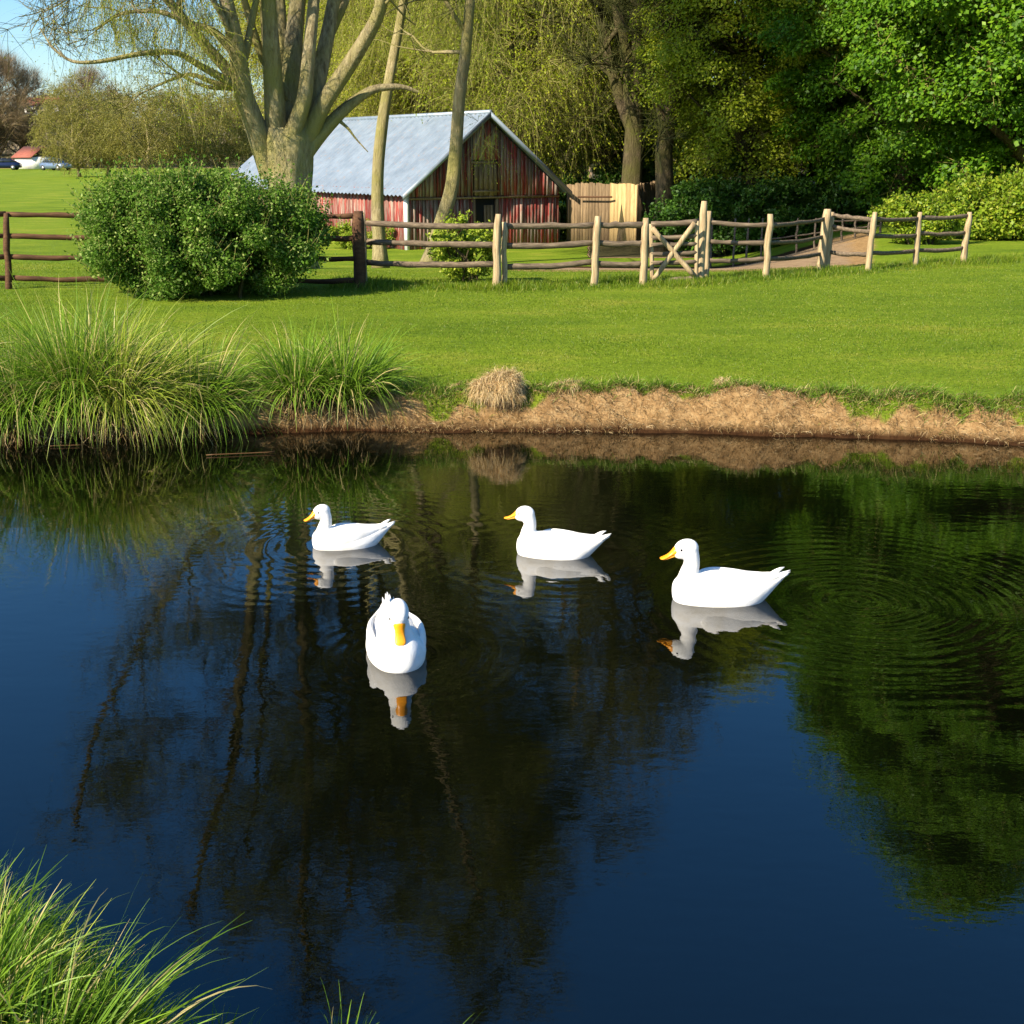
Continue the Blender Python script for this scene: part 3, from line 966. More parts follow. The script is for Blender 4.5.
# --- the big multi-stemmed willow by the barn, limbs follow the ones in view
def hero_willow():
    rng = np.random.default_rng(77)
    Y = 27.0
    b_ = P(292, 262, Y); b_[2] = gz(b_[0], Y)
    root = thing("willow_tree", tuple(b_), "massive old willow with many thick stems rising behind the rounded bush", "tree")
    mb = MB(); tips = []

    def limb(pix, r0, r1, grow=0, gdir=(0, 0, 1), dl=None, seed=0, sp=True, lenf=(2.8, 1.5, .8), dens=1.3):
        # pix: (px,py,extra depth)
        pts = np.array([P(a, b, Y + c) for a, b, c in pix])
        # resample smoothly
        t = np.linspace(0, len(pts) - 1, (len(pts) - 1) * 4 + 1)
        out = np.stack([np.interp(t, np.arange(len(pts)), pts[:, q]) for q in range(3)], 1)
        for _ in range(2):
            out[1:-1] = (out[:-2] + 2 * out[1:-1] + out[2:]) / 4
        if grow:
            rg = np.random.default_rng(seed + 9)
            d = out[-1] - out[-3]; d /= np.linalg.norm(d)
            g = np.array(gdir, float); g /= np.linalg.norm(g)
            n = int(grow / .7); ex = [out[-1]]
            for q in range(n):
                d = d * .74 + g * .26 + rg.normal(size=3) * .09; d /= np.linalg.norm(d)
                ex.append(ex[-1] + d * .7)
            out = np.concatenate([out, ex[1:]])
        rad = r0 + (r1 - r0) * np.linspace(0, 1, len(out)) ** .8
        hi = np.nonzero(out[:, 2] > 7.4)[0]
        kk = int(hi[0]) if len(hi) else len(out)
        mb.tube(out[:kk], rad[:kk], 12, 0, cap=False, wob=.10, seed=seed)
        if kk < len(out) - 1:
            mb.tube(out[kk - 1:], rad[kk - 1:], 10, 1, cap=False, wob=.06, seed=seed)
        if sp:
            spawn(rng, out, rad, mb, 0, 3, tips, lenf, .12, dens=dens, f0=.3)
        return out, rad

    zb = b_[2]
    # the stems fork bare low down; side branches start higher up
    SKIP.append(lambda p: p[2] < 6.6 and -6.3 < p[0] < -2.6)
    # trunk with flare
    tz = [(292, 268, 0), (291, 240, 0), (290, 205, 0), (289, 175, 0), (288, 150, 0), (287, 128, 0)]
    pts = np.array([P(a, b, Y) for a, b, c in tz]); pts[0][2] = zb - .2
    mb.tube(np.concatenate([pts[:1], bez(pts[0], pts[2], pts[-1], 12)[1:]]), np.array([.70, .58, .50, .47, .45, .44, .44, .45, .47, .48, .48, .42]), 20, 0, wob=.12, seed=1)
    limb([(272, 175, 0), (258, 135, -.2), (243, 95, -.5), (238, 50, -.8), (226, 0, -1.2)], .27, .06, 9.5, (-.10, -.1, 1), seed=2)
    limb([(278, 165, 0), (275, 120, -.1), (272, 60, -.3), (268, 0, -.5)], .26, .07, 10.5, (.0, -.1, 1), seed=3)
    limb([(292, 165, .2), (292, 110, .3), (293, 50, .5), (298, 0, .9)], .27, .07, 10.5, (.02, .15, 1), seed=4)
    limb([(290, 140, -.2), (305, 100, -.3), (308, 60, -.2), (314, 0, 0)], .18, .06, 10.5, (.03, 0, 1), seed=14)
    limb([(300, 150, 0), (316, 90, .2), (326, 45, .4), (334, 0, .6)], .22, .06, 10.0, (.12, .1, 1), seed=5)
    limb([(304, 145, .1), (322, 105, 0), (350, 65, -.3), (378, 18, -.7), (386, -20, -.9)], .21, .055, 8.5, (.18, -.1, 1), seed=6)
    limb([(300, 160, 0), (322, 132, .2), (345, 108, .3), (372, 88, .4), (402, 86, .5), (418, 92, .6)], .20, .03, 0, seed=7, sp=False)
    limb([(286, 120, .5), (283, 60, .9), (280, 0, 1.3)], .16, .05, 10.0, (.0, .1, 1), seed=16)
    limb([(300, 120, .4), (318, 60, .9), (345, 0, 1.4)], .15, .05, 9.0, (.12, .1, 1), seed=17)
    # left reaching limbs
    limb([(262, 135, -.2), (250, 105, -.4), (228, 70, -.6), (205, 45, -.8), (175, 8, -1.1), (150, -20, -1.2)], .15, .05, 7.0, (-.30, 0, 1), seed=8, dens=1.3)
    limb([(244, 90, -.4), (222, 78, -.8), (200, 66, -1.2), (178, 51, -1.5), (140, 53, -1.9), (100, 62, -2.2), (72, 63, -2.3), (52, 48, -2.4), (40, 28, -2.4)], .095, .012, 0, seed=9, lenf=(1.0, .6, .4), dens=.9)
    limb([(242, 88, -.4), (215, 84, -.6), (190, 72, -.5), (160, 84, -.4), (136, 96, -.3)], .075, .012, 0, seed=10, lenf=(.9, .5, .35))
    limb([(240, 60, -.7), (215, 30, -.9), (190, 24, -1.0), (160, 10, -1.2), (120, 12, -1.3), (96, 30, -1.3)], .10, .02, 0, seed=11, lenf=(1.2, .7, .4))
    limb([(238, 88, 0), (205, 88, .1), (172, 70, .2), (150, 48, .2)], .06, .012, 0, seed=12, lenf=(.8, .5, .3))
    # small dead snag over the roof
    limb([(336, 118, .3), (348, 128, .2), (355, 138, .1), (368, 152, 0)], .045, .01, 0, seed=13, sp=False)
    limb([(290, 100, .2), (262, 60, -.2), (250, 20, -.4), (240, -15, -.5)], .10, .04, 8, (-.12, .1, 1), seed=15)
    part(mb, "trunk", [M['willow_bark'], M['dark_upper_bark']], root, True)
    SKIP.clear()
    tips = [t for t in tips if not (t[0][2] < 6.9 and -6.4 < t[0][0] < -2.4 and rng.random() < .93)]
    tips = [t for t in tips if not (t[0][2] < 6.6 and t[0][0] < -4.5 and rng.random() < .8)]
    tw = twigs_and_leaves(rng, tips, 48000, 1.1, .6, .009, 40000, .045, up=.35, seg=4)
    # curtains of long hanging twigs at upper left and over the roof
    hang = []
    for (x0, x1, y0, y1, n, dep) in ((85, 215, -30, 30, 210, -1.0), (340, 500, -30, 40, 330, 13.0), (150, 235, 20, 80, 60, -.8), (475, 497, 118, 150, 14, 5)):
        for _ in range(n):
            hang.append((P(rng.uniform(x0, x1), rng.uniform(y0, y1), Y + dep + rng.normal() * .8), rng.normal(size=3) * .5 + np.array([-.1, 0, -.9])))
    tw2 = twigs_and_leaves(rng, hang, 2800, 1.3, .8, .008, 34000, .042, spread=.35, up=-.5)
    o = part(tw, "crown", [M['dark_twig'], M['willow_leaf']], root)
    tw2b = part(tw2, "hanging_twigs", [M['twig'], M['willow_leaf']], root)
    return root


hero_willow()


# --- slender pale trunks in front of the barn
def slender(name, label, pix, Y, r0, r1, top, lean, seed):
    rng = np.random.default_rng(seed)
    pts = np.array([P(a, b, Y) for a, b in pix])
    pts[0][2] = gz(pts[0][0], Y) - .1
    t = np.linspace(0, len(pts) - 1, (len(pts) - 1) * 4 + 1)
    out = np.stack([np.interp(t, np.arange(len(pts)), pts[:, q]) for q in range(3)], 1)
    for _ in range(2): out[1:-1] = (out[:-2] + 2 * out[1:-1] + out[2:]) / 4
    ex = [out[-1]]; d = out[-1] - out[-4]; d /= np.linalg.norm(d)
    while ex[-1][2] < top:
        d = d * .85 + np.array(lean) * .15 + rng.normal(size=3) * .05; d /= np.linalg.norm(d)
        ex.append(ex[-1] + d * .8)
    out = np.concatenate([out, ex[1:]])
    rad = np.linspace(r0, r1, len(out)); rad[0] *= 1.5; rad[1] *= 1.2
    root = thing(name, (out[0][0], Y, gz(out[0][0], Y)), label, "tree", "slender pale trees in front of the barn")
    mb = MB(); tips = []
    kk = int(np.argmax(out[:, 2] > 8.0))
    mb.tube(out[:kk], rad[:kk], 12, 0, wob=.10, seed=seed)
    mb.tube(out[kk - 1:], rad[kk - 1:], 10, 1, wob=.10, seed=seed)
    SKIP.append(lambda p: p[2] < 8.0 or rng.random() < .15)
    spawn(rng, out, rad, mb, 0, 3, tips, (3.6, 1.9, 1.0), .2, f0=.33, dens=1.6)
    SKIP.clear()
    part(mb, "trunk", [M['pale_bark'], M['dark_upper_bark']], root, True)
    tips = [t for t in tips if t[0][2] > 6.6]
    tw = twigs_and_leaves(rng, tips, 26000, 1.3, .7, .011, 24000, .055, up=.25)
    part(tw, "crown", [M['dark_twig'], M['willow_leaf']], root)
    return root


slender("slender_tree", "upright slender pale trunk in front of the barn's long red wall", [(380, 240), (377, 205), (378, 160), (384, 110), (391, 70), (399, 30), (405, -10)], 38.0, .20, .05, 22.5, (.12, 0, 1), 21, )
slender("slender_tree", "leaning slender pale trunk curving up across the barn's gable corner", [(426, 262), (440, 225), (452, 190), (456, 150), (459, 100), (466, 50), (470, 0), (471, -30)], 34.0, .21, .06, 20.5, (.08, 0, 1), 22)


# --- weeping willows and others behind
def crown_tree(seed, H, R_, kind, clear=.2, nclu=130, nleaf=70000, ls=.16, flat=.4, dense=1.0, trunk_r=.35, bark='dark_bark', leafm='maple_leaf', vis_limbs=60, lobes=.25, weep=False, cz=None, top_p=1.0):
    """a tree about the origin: trunk part and crown part"""
    rng = np.random.default_rng(seed)
    root = bpy.data.objects.new("tree_source", None)
    tm = MB(); tips = []
    n = 10
    th = H * .82
    wx = np.cumsum(rng.normal(size=(n + 1, 2)) * .10, 0)
    tp = np.array([[wx[q, 0], wx[q, 1], th * q / n] for q in range(n + 1)])
    tp[0] = (0, 0, -.3)
    tr = trunk_r * (1 - .85 * np.linspace(0, 1, n + 1)); tr[0] *= 1.5
    tm.tube(tp, tr, 12, 0, wob=.12, seed=seed)
    if seed == 37:      # heavy forks rising steeply from low on the trunk
        for q, (a, z0, sp_) in enumerate(((2.6, 3.8, 2.6), (.4, 4.8, 2.4), (-1.4, 5.4, 2.0), (1.5, 6.6, 1.8), (3.6, 6.0, 2.2))):
            p0 = np.array([np.interp(z0, tp[:, 2], tp[:, 0]), np.interp(z0, tp[:, 2], tp[:, 1]), z0])
            e = p0 + np.array([math.cos(a) * sp_, math.sin(a) * sp_ * .6, H * .55])
            bp = bez(p0, p0 + np.array([math.cos(a) * sp_ * .8, math.sin(a) * sp_ * .5, H * .16]), e, 12)
            rr_ = np.linspace(.24, .05, 12); tm.tube(bp, rr_, 9, 0, cap=False, wob=.1, seed=q)
            spawn(rng, bp, rr_, tm, 1, 3, tips, (2.5, 2.0, 1.0), .2, dens=.8, f0=.1)
    # cluster centres fill an egg with lobes
    zc0 = H * clear
    C = []
    lob = rng.normal(size=(9, 3)); lob /= np.linalg.norm(lob, axis=1)[:, None]
    while len(C) < nclu:
        v = rng.normal(size=3); v /= np.linalg.norm(v)
        r_ = rng.uniform(.45, 1.0) ** .5
        bulge = 1 + lobes * (np.max(lob @ v) - .6) * 1.4
        hz = (H - zc0) / 2
        z = zc0 + hz + v[2] * hz * r_ * min(bulge, 1.1)
        fz = (z - zc0) / (H - zc0)
        prof = (1 - max(0, fz - .35) ** 1.6 * top_p * .9)
        C.append(np.array([v[0] * R_ * r_ * bulge * prof, v[1] * R_ * r_ * bulge * prof, z]))
    C = np.array(C)
    for q in range(min(vis_limbs, nclu)):
        c = C[q]; zt0 = max(H * .08, min(th * .93, c[2] - np.hypot(c[0], c[1]) * rng.uniform(.5, .9)))
        p0 = np.array([np.interp(zt0, tp[:, 2], tp[:, 0]), np.interp(zt0, tp[:, 2], tp[:, 1]), zt0])
        mid = (p0 + c) / 2 + np.array([0, 0, rng.uniform(-.1, .6)]) + rng.normal(size=3) * .25
        r0 = np.interp(zt0, tp[:, 2], tr) * .45
        bp = bez(p0, mid, c, 7)
        tm.tube(bp, np.linspace(r0, .02, 7), 5, 0, cap=False)
        for s_ in (3, 4, 5, 6): tips.append((bp[s_], bp[s_] - bp[s_ - 1]))
    tr_o = tm.build("trunk", [M[bark], M[bark]], root, True)
    mb = MB()
    if weep:
        # long hanging twigs from arching branches
        st = []
        for c in C:
            for _ in range(10):
                st.append((c + rng.normal(size=3) * R_ * .13, rng.normal(size=3) * .6 + np.array([c[0], c[1], 0]) / R_ * .6))
        tw = twigs_and_leaves(rng, st, int(nleaf * .13), H * .17, 2.4, .018, nleaf, ls, spread=.5, up=.1, asp=.4, seg=6, jitL=.04)
        mb = tw
    elif kind == 'bare':
        tw = twigs_and_leaves(rng, [(c + rng.normal(size=3) * .5, c - np.array([0, 0, H * .35])) for c in C for _ in range(6)] + tips, nleaf, R_ * .35, .2, .02, 0, 0, spread=.6, up=.3)
        mb = tw
    else:
        k = rng.integers(0, nclu, nleaf)
        crs = rng.uniform(.6, 1.25, nclu) * R_ * .24
        v = rng.normal(size=(nleaf, 3)); v /= np.linalg.norm(v, axis=1)[:, None]
        rr = rng.uniform(.2, 1, nleaf)[:, None] ** .6
        v2 = v * rr * np.array([1, 1, flat])
        # sprays tilt outward and down
        out = C[:, :2] / (np.linalg.norm(C[:, :2], axis=1)[:, None] + .01)
        tilt = (v2[:, :2] * out[k]).sum(1) * -.35
        c = C[k] + v2 * crs[k][:, None]; c[:, 2] += tilt * crs[k]
        nr = v * .5 + np.array([0, 0, .7]) + np.concatenate([out[k] * .4, np.zeros((nleaf, 1))], 1)
        leaves(mb, c, ls, rng, nr, .5, .7, 1)
        ribbons(mb, C[k[:nclu * 12]] - v2[:nclu * 12] * .2, v[:nclu * 12], crs[k[:nclu * 12]] * .9, .02, .2, 3, rng, 0)
    cr_o = mb.build("crown", [M['twig'] if kind != 'bare' else (M['dark_twig'] if seed == 37 else M['brown_twig']), M[leafm]], root)
    return root


PROTO = {}
used = set()


def plant(key, name, label, px, Y, scale=1.0, rz=0.0, py=None, group="trees behind the barn and paddock", cat="tree", sz=None):
    x = P(px, 200, Y)[0]
    z = gz(x, Y)
    src = PROTO[key]
    sc = (scale, scale, scale * (sz or 1))
    if key not in used:
        used.add(key)
        COL.objects.link(src); r_ = src
        r_.location = (x, Y, z); r_.rotation_euler.z = rz; r_.scale = sc
    else:
        r_ = dup(src, (x, Y, z), rz, sc)
    r_.name = name
    tag(r_, label, cat, group)
    return r_


PROTO['maple'] = crown_tree(31, 20, 5.2, 'leaf', .08, 420, 300000, .125, .5, trunk_r=.4, leafm='maple_leaf', lobes=.35)
PROTO['maple2'] = crown_tree(32, 18, 4.6, 'leaf', .05, 360, 250000, .125, .5, trunk_r=.35, leafm='maple_leaf', lobes=.4)
PROTO['olive'] = crown_tree(33, 20, 4.8, 'leaf', .16, 280, 120000, .12, .7, trunk_r=.35, leafm='olive_leaf', lobes=.35)
PROTO['weep'] = crown_tree(34, 19, 4.8, 'weep', .22, 130, 140000, .13, weep=True, trunk_r=.4, leafm='willow_leaf', bark='dark_bark')
PROTO['weep2'] = crown_tree(35, 17, 4.4, 'weep', .24, 120, 130000, .13, weep=True, trunk_r=.35, leafm='yellow_willow_leaf', bark='dark_bark')
PROTO['dark'] = crown_tree(36, 10, 3.0, 'leaf', .02, 140, 60000, .15, .45, trunk_r=.25, leafm='dark_leaf', top_p=.8)
PROTO['tallbare'] = crown_tree(37, 24, 3.6, 'bare', .35, 200, 20000, .1, trunk_r=.42, bark='dark_bark', leafm='olive_leaf', vis_limbs=120)

# the bright broadleaf wall on the right
plant('maple', "broadleaf_tree", "tallest bright green broadleaf tree filling the right edge above the yellow shrub", 1030, 38, 1.08, .3)
plant('maple2', "broadleaf_tree", "bright green broadleaf tree left of the right edge one, foliage down to the fence", 905, 42, .96, 1.9)
plant('maple2', "broadleaf_tree", "bright green broadleaf tree half hidden behind its neighbour near the right edge", 960, 48, 1.15, 4.0)
plant('maple', "broadleaf_tree", "bright green broadleaf tree cut by the right edge of the picture", 1120, 42, 1.05, 2.2)
plant('olive', "pale_green_tree", "olive green loose tree between the ivy trunks and the bright broadleaf trees", 770, 47, .93, .5)
plant('olive', "pale_green_tree", "olive green loose tree close to the right of the tall bare trunks", 722, 54, 1.05, 2.5)
plant('olive', "pale_green_tree", "olive green tree standing behind the dark hollow", 835, 54, .85, 4.1)
plant('weep', "weeping_willow", "green weeping willow rising behind the barn roof", 430, 68, 1.15, .4)
plant('weep', "weeping_willow", "green weeping willow right behind the barn's gable peak", 552, 64, 1.05, 2.4)
plant('weep2', "weeping_willow", "yellow green weeping willow behind the left part of the barn roof", 345, 74, 1.1, 1.2)
plant('weep2', "weeping_willow", "yellow green weeping willow between the barn peak and the bare trunks", 490, 76, 1.35, 3.3)
plant('weep', "weeping_willow", "green weeping willow behind the tall bare trunks", 580, 78, 1.25, 5.0)
plant('weep', "weeping_willow", "green weeping willow trailing over the right slope of the barn roof", 520, 55, .80, 3.9)
plant('weep2', "weeping_willow", "yellow green weeping willow standing close behind the middle of the barn roof", 420, 62, .85, 2.9)
plant('olive', "pale_green_tree", "olive green tree in front of its kind, just left of the hollow", 752, 46, .82, 1.3)
plant('dark', "evergreen_tree", "dark evergreen tree right behind the plank shed", 604, 57, .92, .2)
plant('dark', "evergreen_tree", "dark evergreen tree growing beside the tall bare trunks", 640, 60, .85, 2.2)
plant('dark', "evergreen_tree", "dark evergreen tree behind the gap between shed and gate", 690, 56, .60, 1.2)
plant('dark', "evergreen_tree", "low dark tree overhanging the paddock left of the hollow", 745, 47, .52, 3.2)
plant('dark', "evergreen_tree", "low dark tree overhanging the paddock just left of the dark hollow", 790, 49, .50, 4.2)
plant('dark', "evergreen_tree", "dark tree in the shadow deep behind the hollow", 845, 56, .72, 5.2)
plant('dark', "evergreen_tree", "dark tree at the back between the hollow and the yellow shrub", 915, 52, .62, .9)
plant('tallbare', "bare_tree", "tall dark forked bare tree left of the sky gap", 632, 50, 1.08, .3)
plant('tallbare', "bare_tree", "tall bare tree with lit trunk just right of the sky gap", 664, 47, .90, 2.4)


# ------------------------------------------------------------------ bushes
def bush(name, label, c, rx, ry, h, n, ls, mat, seed, nclu=120, group=None, clr=.2, boxy=2.6, stems=True, cat="bush"):
    rng = np.random.default_rng(seed)
    c = np.array(c, float)
    root = thing(name, tuple(c), label, cat, group)
    C = []
    while len(C) < nclu:
        v = rng.uniform(-1, 1, 3)
        q = (abs(v[0]) ** boxy + abs(v[1]) ** 2.2 + abs(v[2]) ** boxy)
        if q > 1 or (q < .35 and rng.random() < .7): continue
        C.append(v)
    C = np.array(C) * np.array([rx * .9, ry * .85, h * .46]) + np.array([0, 0, h * .5])
    k = rng.integers(0, nclu, n)
    v = rng.normal(size=(n, 3)); v /= np.linalg.norm(v, axis=1)[:, None]
    cr = rng.uniform(.6, 1.3, nclu) * clr
    p = C[k] + v * (rng.uniform(.1, 1, n) ** .45 * cr[k])[:, None] * np.array([1, 1, .9])
    p[:, 2] = np.abs(p[:, 2] - .02) + .02
    mb = MB()
    nr = v * .6 + np.array([0, 0, .5])
    leaves(mb, p + c, ls, rng, nr, .6, .6, 1)
    # shoots sticking out
    ns = n // 60
    kk = rng.integers(0, n, ns)
    pts = ribbons(mb, p[kk] + c, v[kk] * .6 + np.array([0, 0, .7]), clr * 1.1, .008, .2, 3, rng, 0)
    q = np.repeat(pts[:, 1:], 2, 1).reshape(-1, 3)
    leaves(mb, q + rng.normal(size=q.shape) * .015, ls, rng, None, 1, .6, 1)
    part(mb, "foliage", [M['twig'], M[mat]], root)
    sm = MB()
    for _ in range(14):
        a = rng.uniform(-.35, .35, 2) * np.array([rx, ry])
        e = C[rng.integers(0, nclu)]
        sm.tube(bez(c + np.array([a[0], a[1], -.1]), c + np.array([a[0], a[1], h * .3]), c + e), np.linspace(.03, .01, 7), 5)
    part(sm, "stem", M['dark_bark'], root, True)
    return root


b0 = hit(206, 303)
bc = (P(206, 303, b0[1] + 1.1)[0], b0[1] + 1.1, gz(b0[0], b0[1] + 1.1))
bw = (P(338, 250, bc[1])[0] - P(73, 250, bc[1])[0]) / 2
bh = P(206, 176, bc[1])[2] - bc[2]
bush("rounded_bush", "large dense dark green bush with small pale tipped leaves left of the brown fence post", bc, bw * .98, 1.35, bh * 1.0, 150000, .05, 'bush_leaf', 51, 190, None, .30)
b1 = hit(467, 282)
bush("small_shrub", "small bright yellow green shrub in front of the rails beside the thick fence post", (P(467, 280, b1[1] + .1)[0], b1[1] - .30, b1[2]), .62, .42, 1.22, 12000, .055, 'shrub_leaf', 52, 50, None, .13, 2.0)
yx = hit(985, 258)
bush("yellow_shrub", "broad yellow green shrub at the right end of the old split rail fence", (P(1003, 255, 33)[0], 33, gz(P(1003, 255, 33)[0], 33)), 2.0, 1.3, 1.45, 34000, .10, 'yellow_leaf', 53, 90, None, .42, 2.2)
bush("yellow_shrub", "low yellow green shrub tangled behind the last two bays of the split rail fence", (P(915, 255, 31)[0], 31, gz(P(915, 255, 31)[0], 31)), 1.2, .8, 1.15, 12000, .08, 'yellow_leaf', 54, 60, None, .2, 2.0)
for (px, Y, rx, h, lab) in ((590, 53.5, 2.0, 2.6, "dark green shrub rising just behind the plank shed"), (715, 44, 2.6, 2.5, "dark green shrub behind the paddock right of the gate"), (775, 43.5, 2.2, 2.3, "dark green shrub at the left side of the hollow"), (868, 43, 1.6, 2.7, "dark green shrub at the right side of the hollow")):
    x_ = P(px, 220, Y)[0]
    bush("dark_shrub", lab, (x_, Y, gz(x_, Y)), rx, 1.2, h, 16000, .13, 'dark_leaf', int(px), 60, "dark shrubs along the edge of the trees", .38)
x_ = P(398, 240, 46)[0]
bush("weed_clump", "low yellowish weeds against the barn's long red wall", (P(360, 230, 47.5)[0], 47.5, gz(P(360, 230, 47.5)[0], 47.5)), 1.7, .5, 1.1, 7000, .07, 'shrub_leaf', 61, 40, None, .2, 2.0)

# ------------------------------------------------------------------ grass tussocks
def tussock(label, c, n, L, lean, spread, seed, mat='tussock', ndry=500, w=.0115, wind=(0, 0), group="grass tussocks on the far bank", r0=.16, droop=1.5):
    rng = np.random.default_rng(seed)
    c = np.array(c, float)
    root = thing("grass_tussock", tuple(c), label, "grass tussock", group)
    a = rng.uniform(0, 2 * math.pi, n); rr = np.sqrt(rng.uniform(0, 1, n)) * r0
    p = c + np.stack([np.cos(a) * rr, np.sin(a) * rr, rng.uniform(-.02, .06, n)], 1)
    le = lean * rng.uniform(.15, 1.2, n)
    a2 = a + rng.normal(size=n) * .5
    d = np.stack([np.cos(a2) * le + wind[0], np.sin(a2) * le + wind[1], np.ones(n)], 1)
    LL = L * np.clip(rng.normal(.85, .22, n), .3, 1.4)
    mb = MB()
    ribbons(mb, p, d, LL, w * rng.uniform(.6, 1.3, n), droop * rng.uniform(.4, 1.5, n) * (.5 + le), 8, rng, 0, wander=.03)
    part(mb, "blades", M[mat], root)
    if ndry:
        mb = MB()
        a = rng.uniform(0, 2 * math.pi, ndry)
        rq = np.sqrt(rng.uniform(.1, 1, ndry)) * r0 * 1.3
        p = c + np.stack([np.cos(a) * rq, np.sin(a) * rq, rng.uniform(-.1, .16, ndry)], 1)
        d = np.stack([np.cos(a) * 1.1, np.sin(a) * 1.1, rng.uniform(-.5, .8, ndry)], 1)
        ribbons(mb, p, d, L * .36 * rng.uniform(.2, 1.2, ndry), w * .6, 2.8, 6, rng, 0, wander=.22)
        part(mb, "dry_skirt", M['dry'], root)
    return root


def shore_pt(px, back):
    # a point behind the far shore on the column px
    x = (px - 512) / FPX * 11.9
    y = float(far_shore(x)) + back
    x = (px - 512) / FPX * (y * CP + 2.5 * SP)
    return (x, y, gz(x, y) - .02)


TUS = [(-70, .26, 1200, 1.15, .75, 'tussock', (0, 0), "grass tussock cut by the left edge of the picture on the far bank"),
       (22, .20, 1500, .90, .85, 'tussock', (-.10, -.05), "leftmost full grass tussock on the far bank with a brown dead skirt"),
       (82, .24, 2300, 1.08, .72, 'tussock', (0, 0), "tallest dense green grass tussock on the left far bank"),
       (128, .18, 1800, 1.12, .78, 'tussock_yellow', (.42, -.05), "yellow tipped grass tussock sweeping right over its neighbours"),
       (203, .20, 1300, .84, .9, 'tussock', (.15, -.05), "lower dark green grass tussock right of the yellow tipped one"),
       (302, .24, 1100, .74, .72, 'tussock', (-.05, -.05), "left half of the separate pair of grass tussocks with straw coloured base"),
       (350, .24, 1100, .78, .72, 'tussock', (.15, -.05), "right half of the separate pair of grass tussocks beside the bare bank")]
for k, (px, back, n, L, lean, mat, wind, lab) in enumerate(TUS):
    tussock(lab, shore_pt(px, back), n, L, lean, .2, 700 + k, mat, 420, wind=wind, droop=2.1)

def near_pt(px, py):
    d = ray(px, py)
    for y in np.linspace(6, 1.2, 800):
        t = y / d[1]; x, z = d[0] * t, CAMZ + d[2] * t
        if z >= max(gz(x, y), 0):
            break
    # walked towards the camera until above ground: the hit is just behind
    return (x, y, max(gz(x, y), -.05) - .02)


NT = [(-8, 1025, 220, .31, .9, 'tussock_yellow', (.15, .15), .13, "drooping yellowish grass tussock at the lower left edge of the near bank"),
      (30, 1050, 200, .20, .8, 'tussock', (.25, .1), .13, "short dense grass tussock between the drooping one and the long bladed one"),
      (70, 1072, 90, .37, .65, 'tussock', (.45, .25), .10, "long bladed bright green grass tussock leaning over the water in the lower left corner"),
      (100, 1082, 90, .36, .7, 'tussock', (.85, .10), .10, "grass tussock with blades lying almost flat along the bottom edge"),
      (5, 1080, 380, .22, .9, 'tussock', (.1, .1), .16, "thick green grass tussock in the very corner of the near bank"),
      (-60, 1030, 700, .34, .8, 'tussock', (.1, .1), .16, "grass tussock just outside the lower left corner"),
      (345, 1040, 26, .17, .3, 'tussock', (.1, .1), .05, "few thin upright blades at the bottom edge under the front duck"),
      (225, 1050, 50, .16, .6, 'tussock', (.2, .1), .07, "sparse short blades just right of the flat lying tussock"),
      (448, 1030, 3, .16, .3, 'tussock', (.7, .2), .01, "single thin blades leaning right at the bottom edge")]
for k, (px, py, n, L, lean, mat, wind, r0, lab) in enumerate(NT):
    tussock(lab, near_pt(px, py), n, L, lean, .2, 800 + k, mat, 0, w=.006, wind=wind, group="grass tussocks on the near bank", r0=r0, droop=1.1)
rng = np.random.default_rng(90)
mb = MB(); n = 9000
x_ = rng.uniform(-2.6, .2, n); y_ = near_shore(x_) - rng.uniform(.02, 1.3, n)
p = np.stack([x_, y_, np.maximum(ground(x_, y_), -.02)], 1)
d = np.stack([rng.normal(size=n) * .4 + .2, rng.normal(size=n) * .4, np.ones(n)], 1)
ribbons(mb, p, d, rng.uniform(.06, .16, n) * (x_ < -.9) + .04, .005, 1.4, 5, rng, 0)
tag(mb.build("near_bank_grass", M['tussock']), "short rough grass covering the near bank", "grass", kind='stuff')

# ------------------------------------------------------------------ dry bank grass, mounds, lawn
rng = np.random.default_rng(91)
mb = MB()
n = 26000
x_ = rng.uniform(-5.5, 6.5, n); y_ = far_shore(x_) + rng.uniform(.05, .62, n) ** 1.0
keep = rng.random(n) < sst(-1.7, -1.1, x_) * .95 + .05
x_, y_ = x_[keep], y_[keep]; n = len(x_)
p = np.stack([x_, y_, ground(x_, y_) + .005], 1)
d = np.stack([rng.normal(size=n) * .5, -rng.uniform(.2, 1.2, n), rng.uniform(-.1, .9, n)], 1)
ribbons(mb, p, d, rng.uniform(.03, .11, n), .004, 2.6, 4, rng, 0, wander=.12)
tag(mb.build("dry_bank_grass", M['dry']), "short straw coloured dead grass hanging down the bare bank face", "grass", kind='stuff')

mb = MB()
n = 15000
x_ = rng.uniform(-5.5, 6.5, n)
y_ = far_shore(x_) + .36 - .03 * sst(.5, 2.5, x_) + .26 * (vnoise(x_ * 1.7, x_ * 0, 21) - .5) + rng.normal(size=n) * .07 + .05
p = np.stack([x_, y_, ground(x_, y_)], 1)
d = np.stack([rng.normal(size=n) * .5, -rng.uniform(-.1, .9, n), np.ones(n)], 1)
green_drop = (vnoise(x_ * .9, x_ * 0, 41) > .5)
ribbons(mb, p, d, rng.uniform(.05, .12, n) * (1 + .5 * green_drop), .005, 1.8, 4, rng, 0, wander=.06)
tag(mb.build("bank_edge_grass", M['tussock']), "green grass fringe where the lawn meets the bank", "grass", kind='stuff')

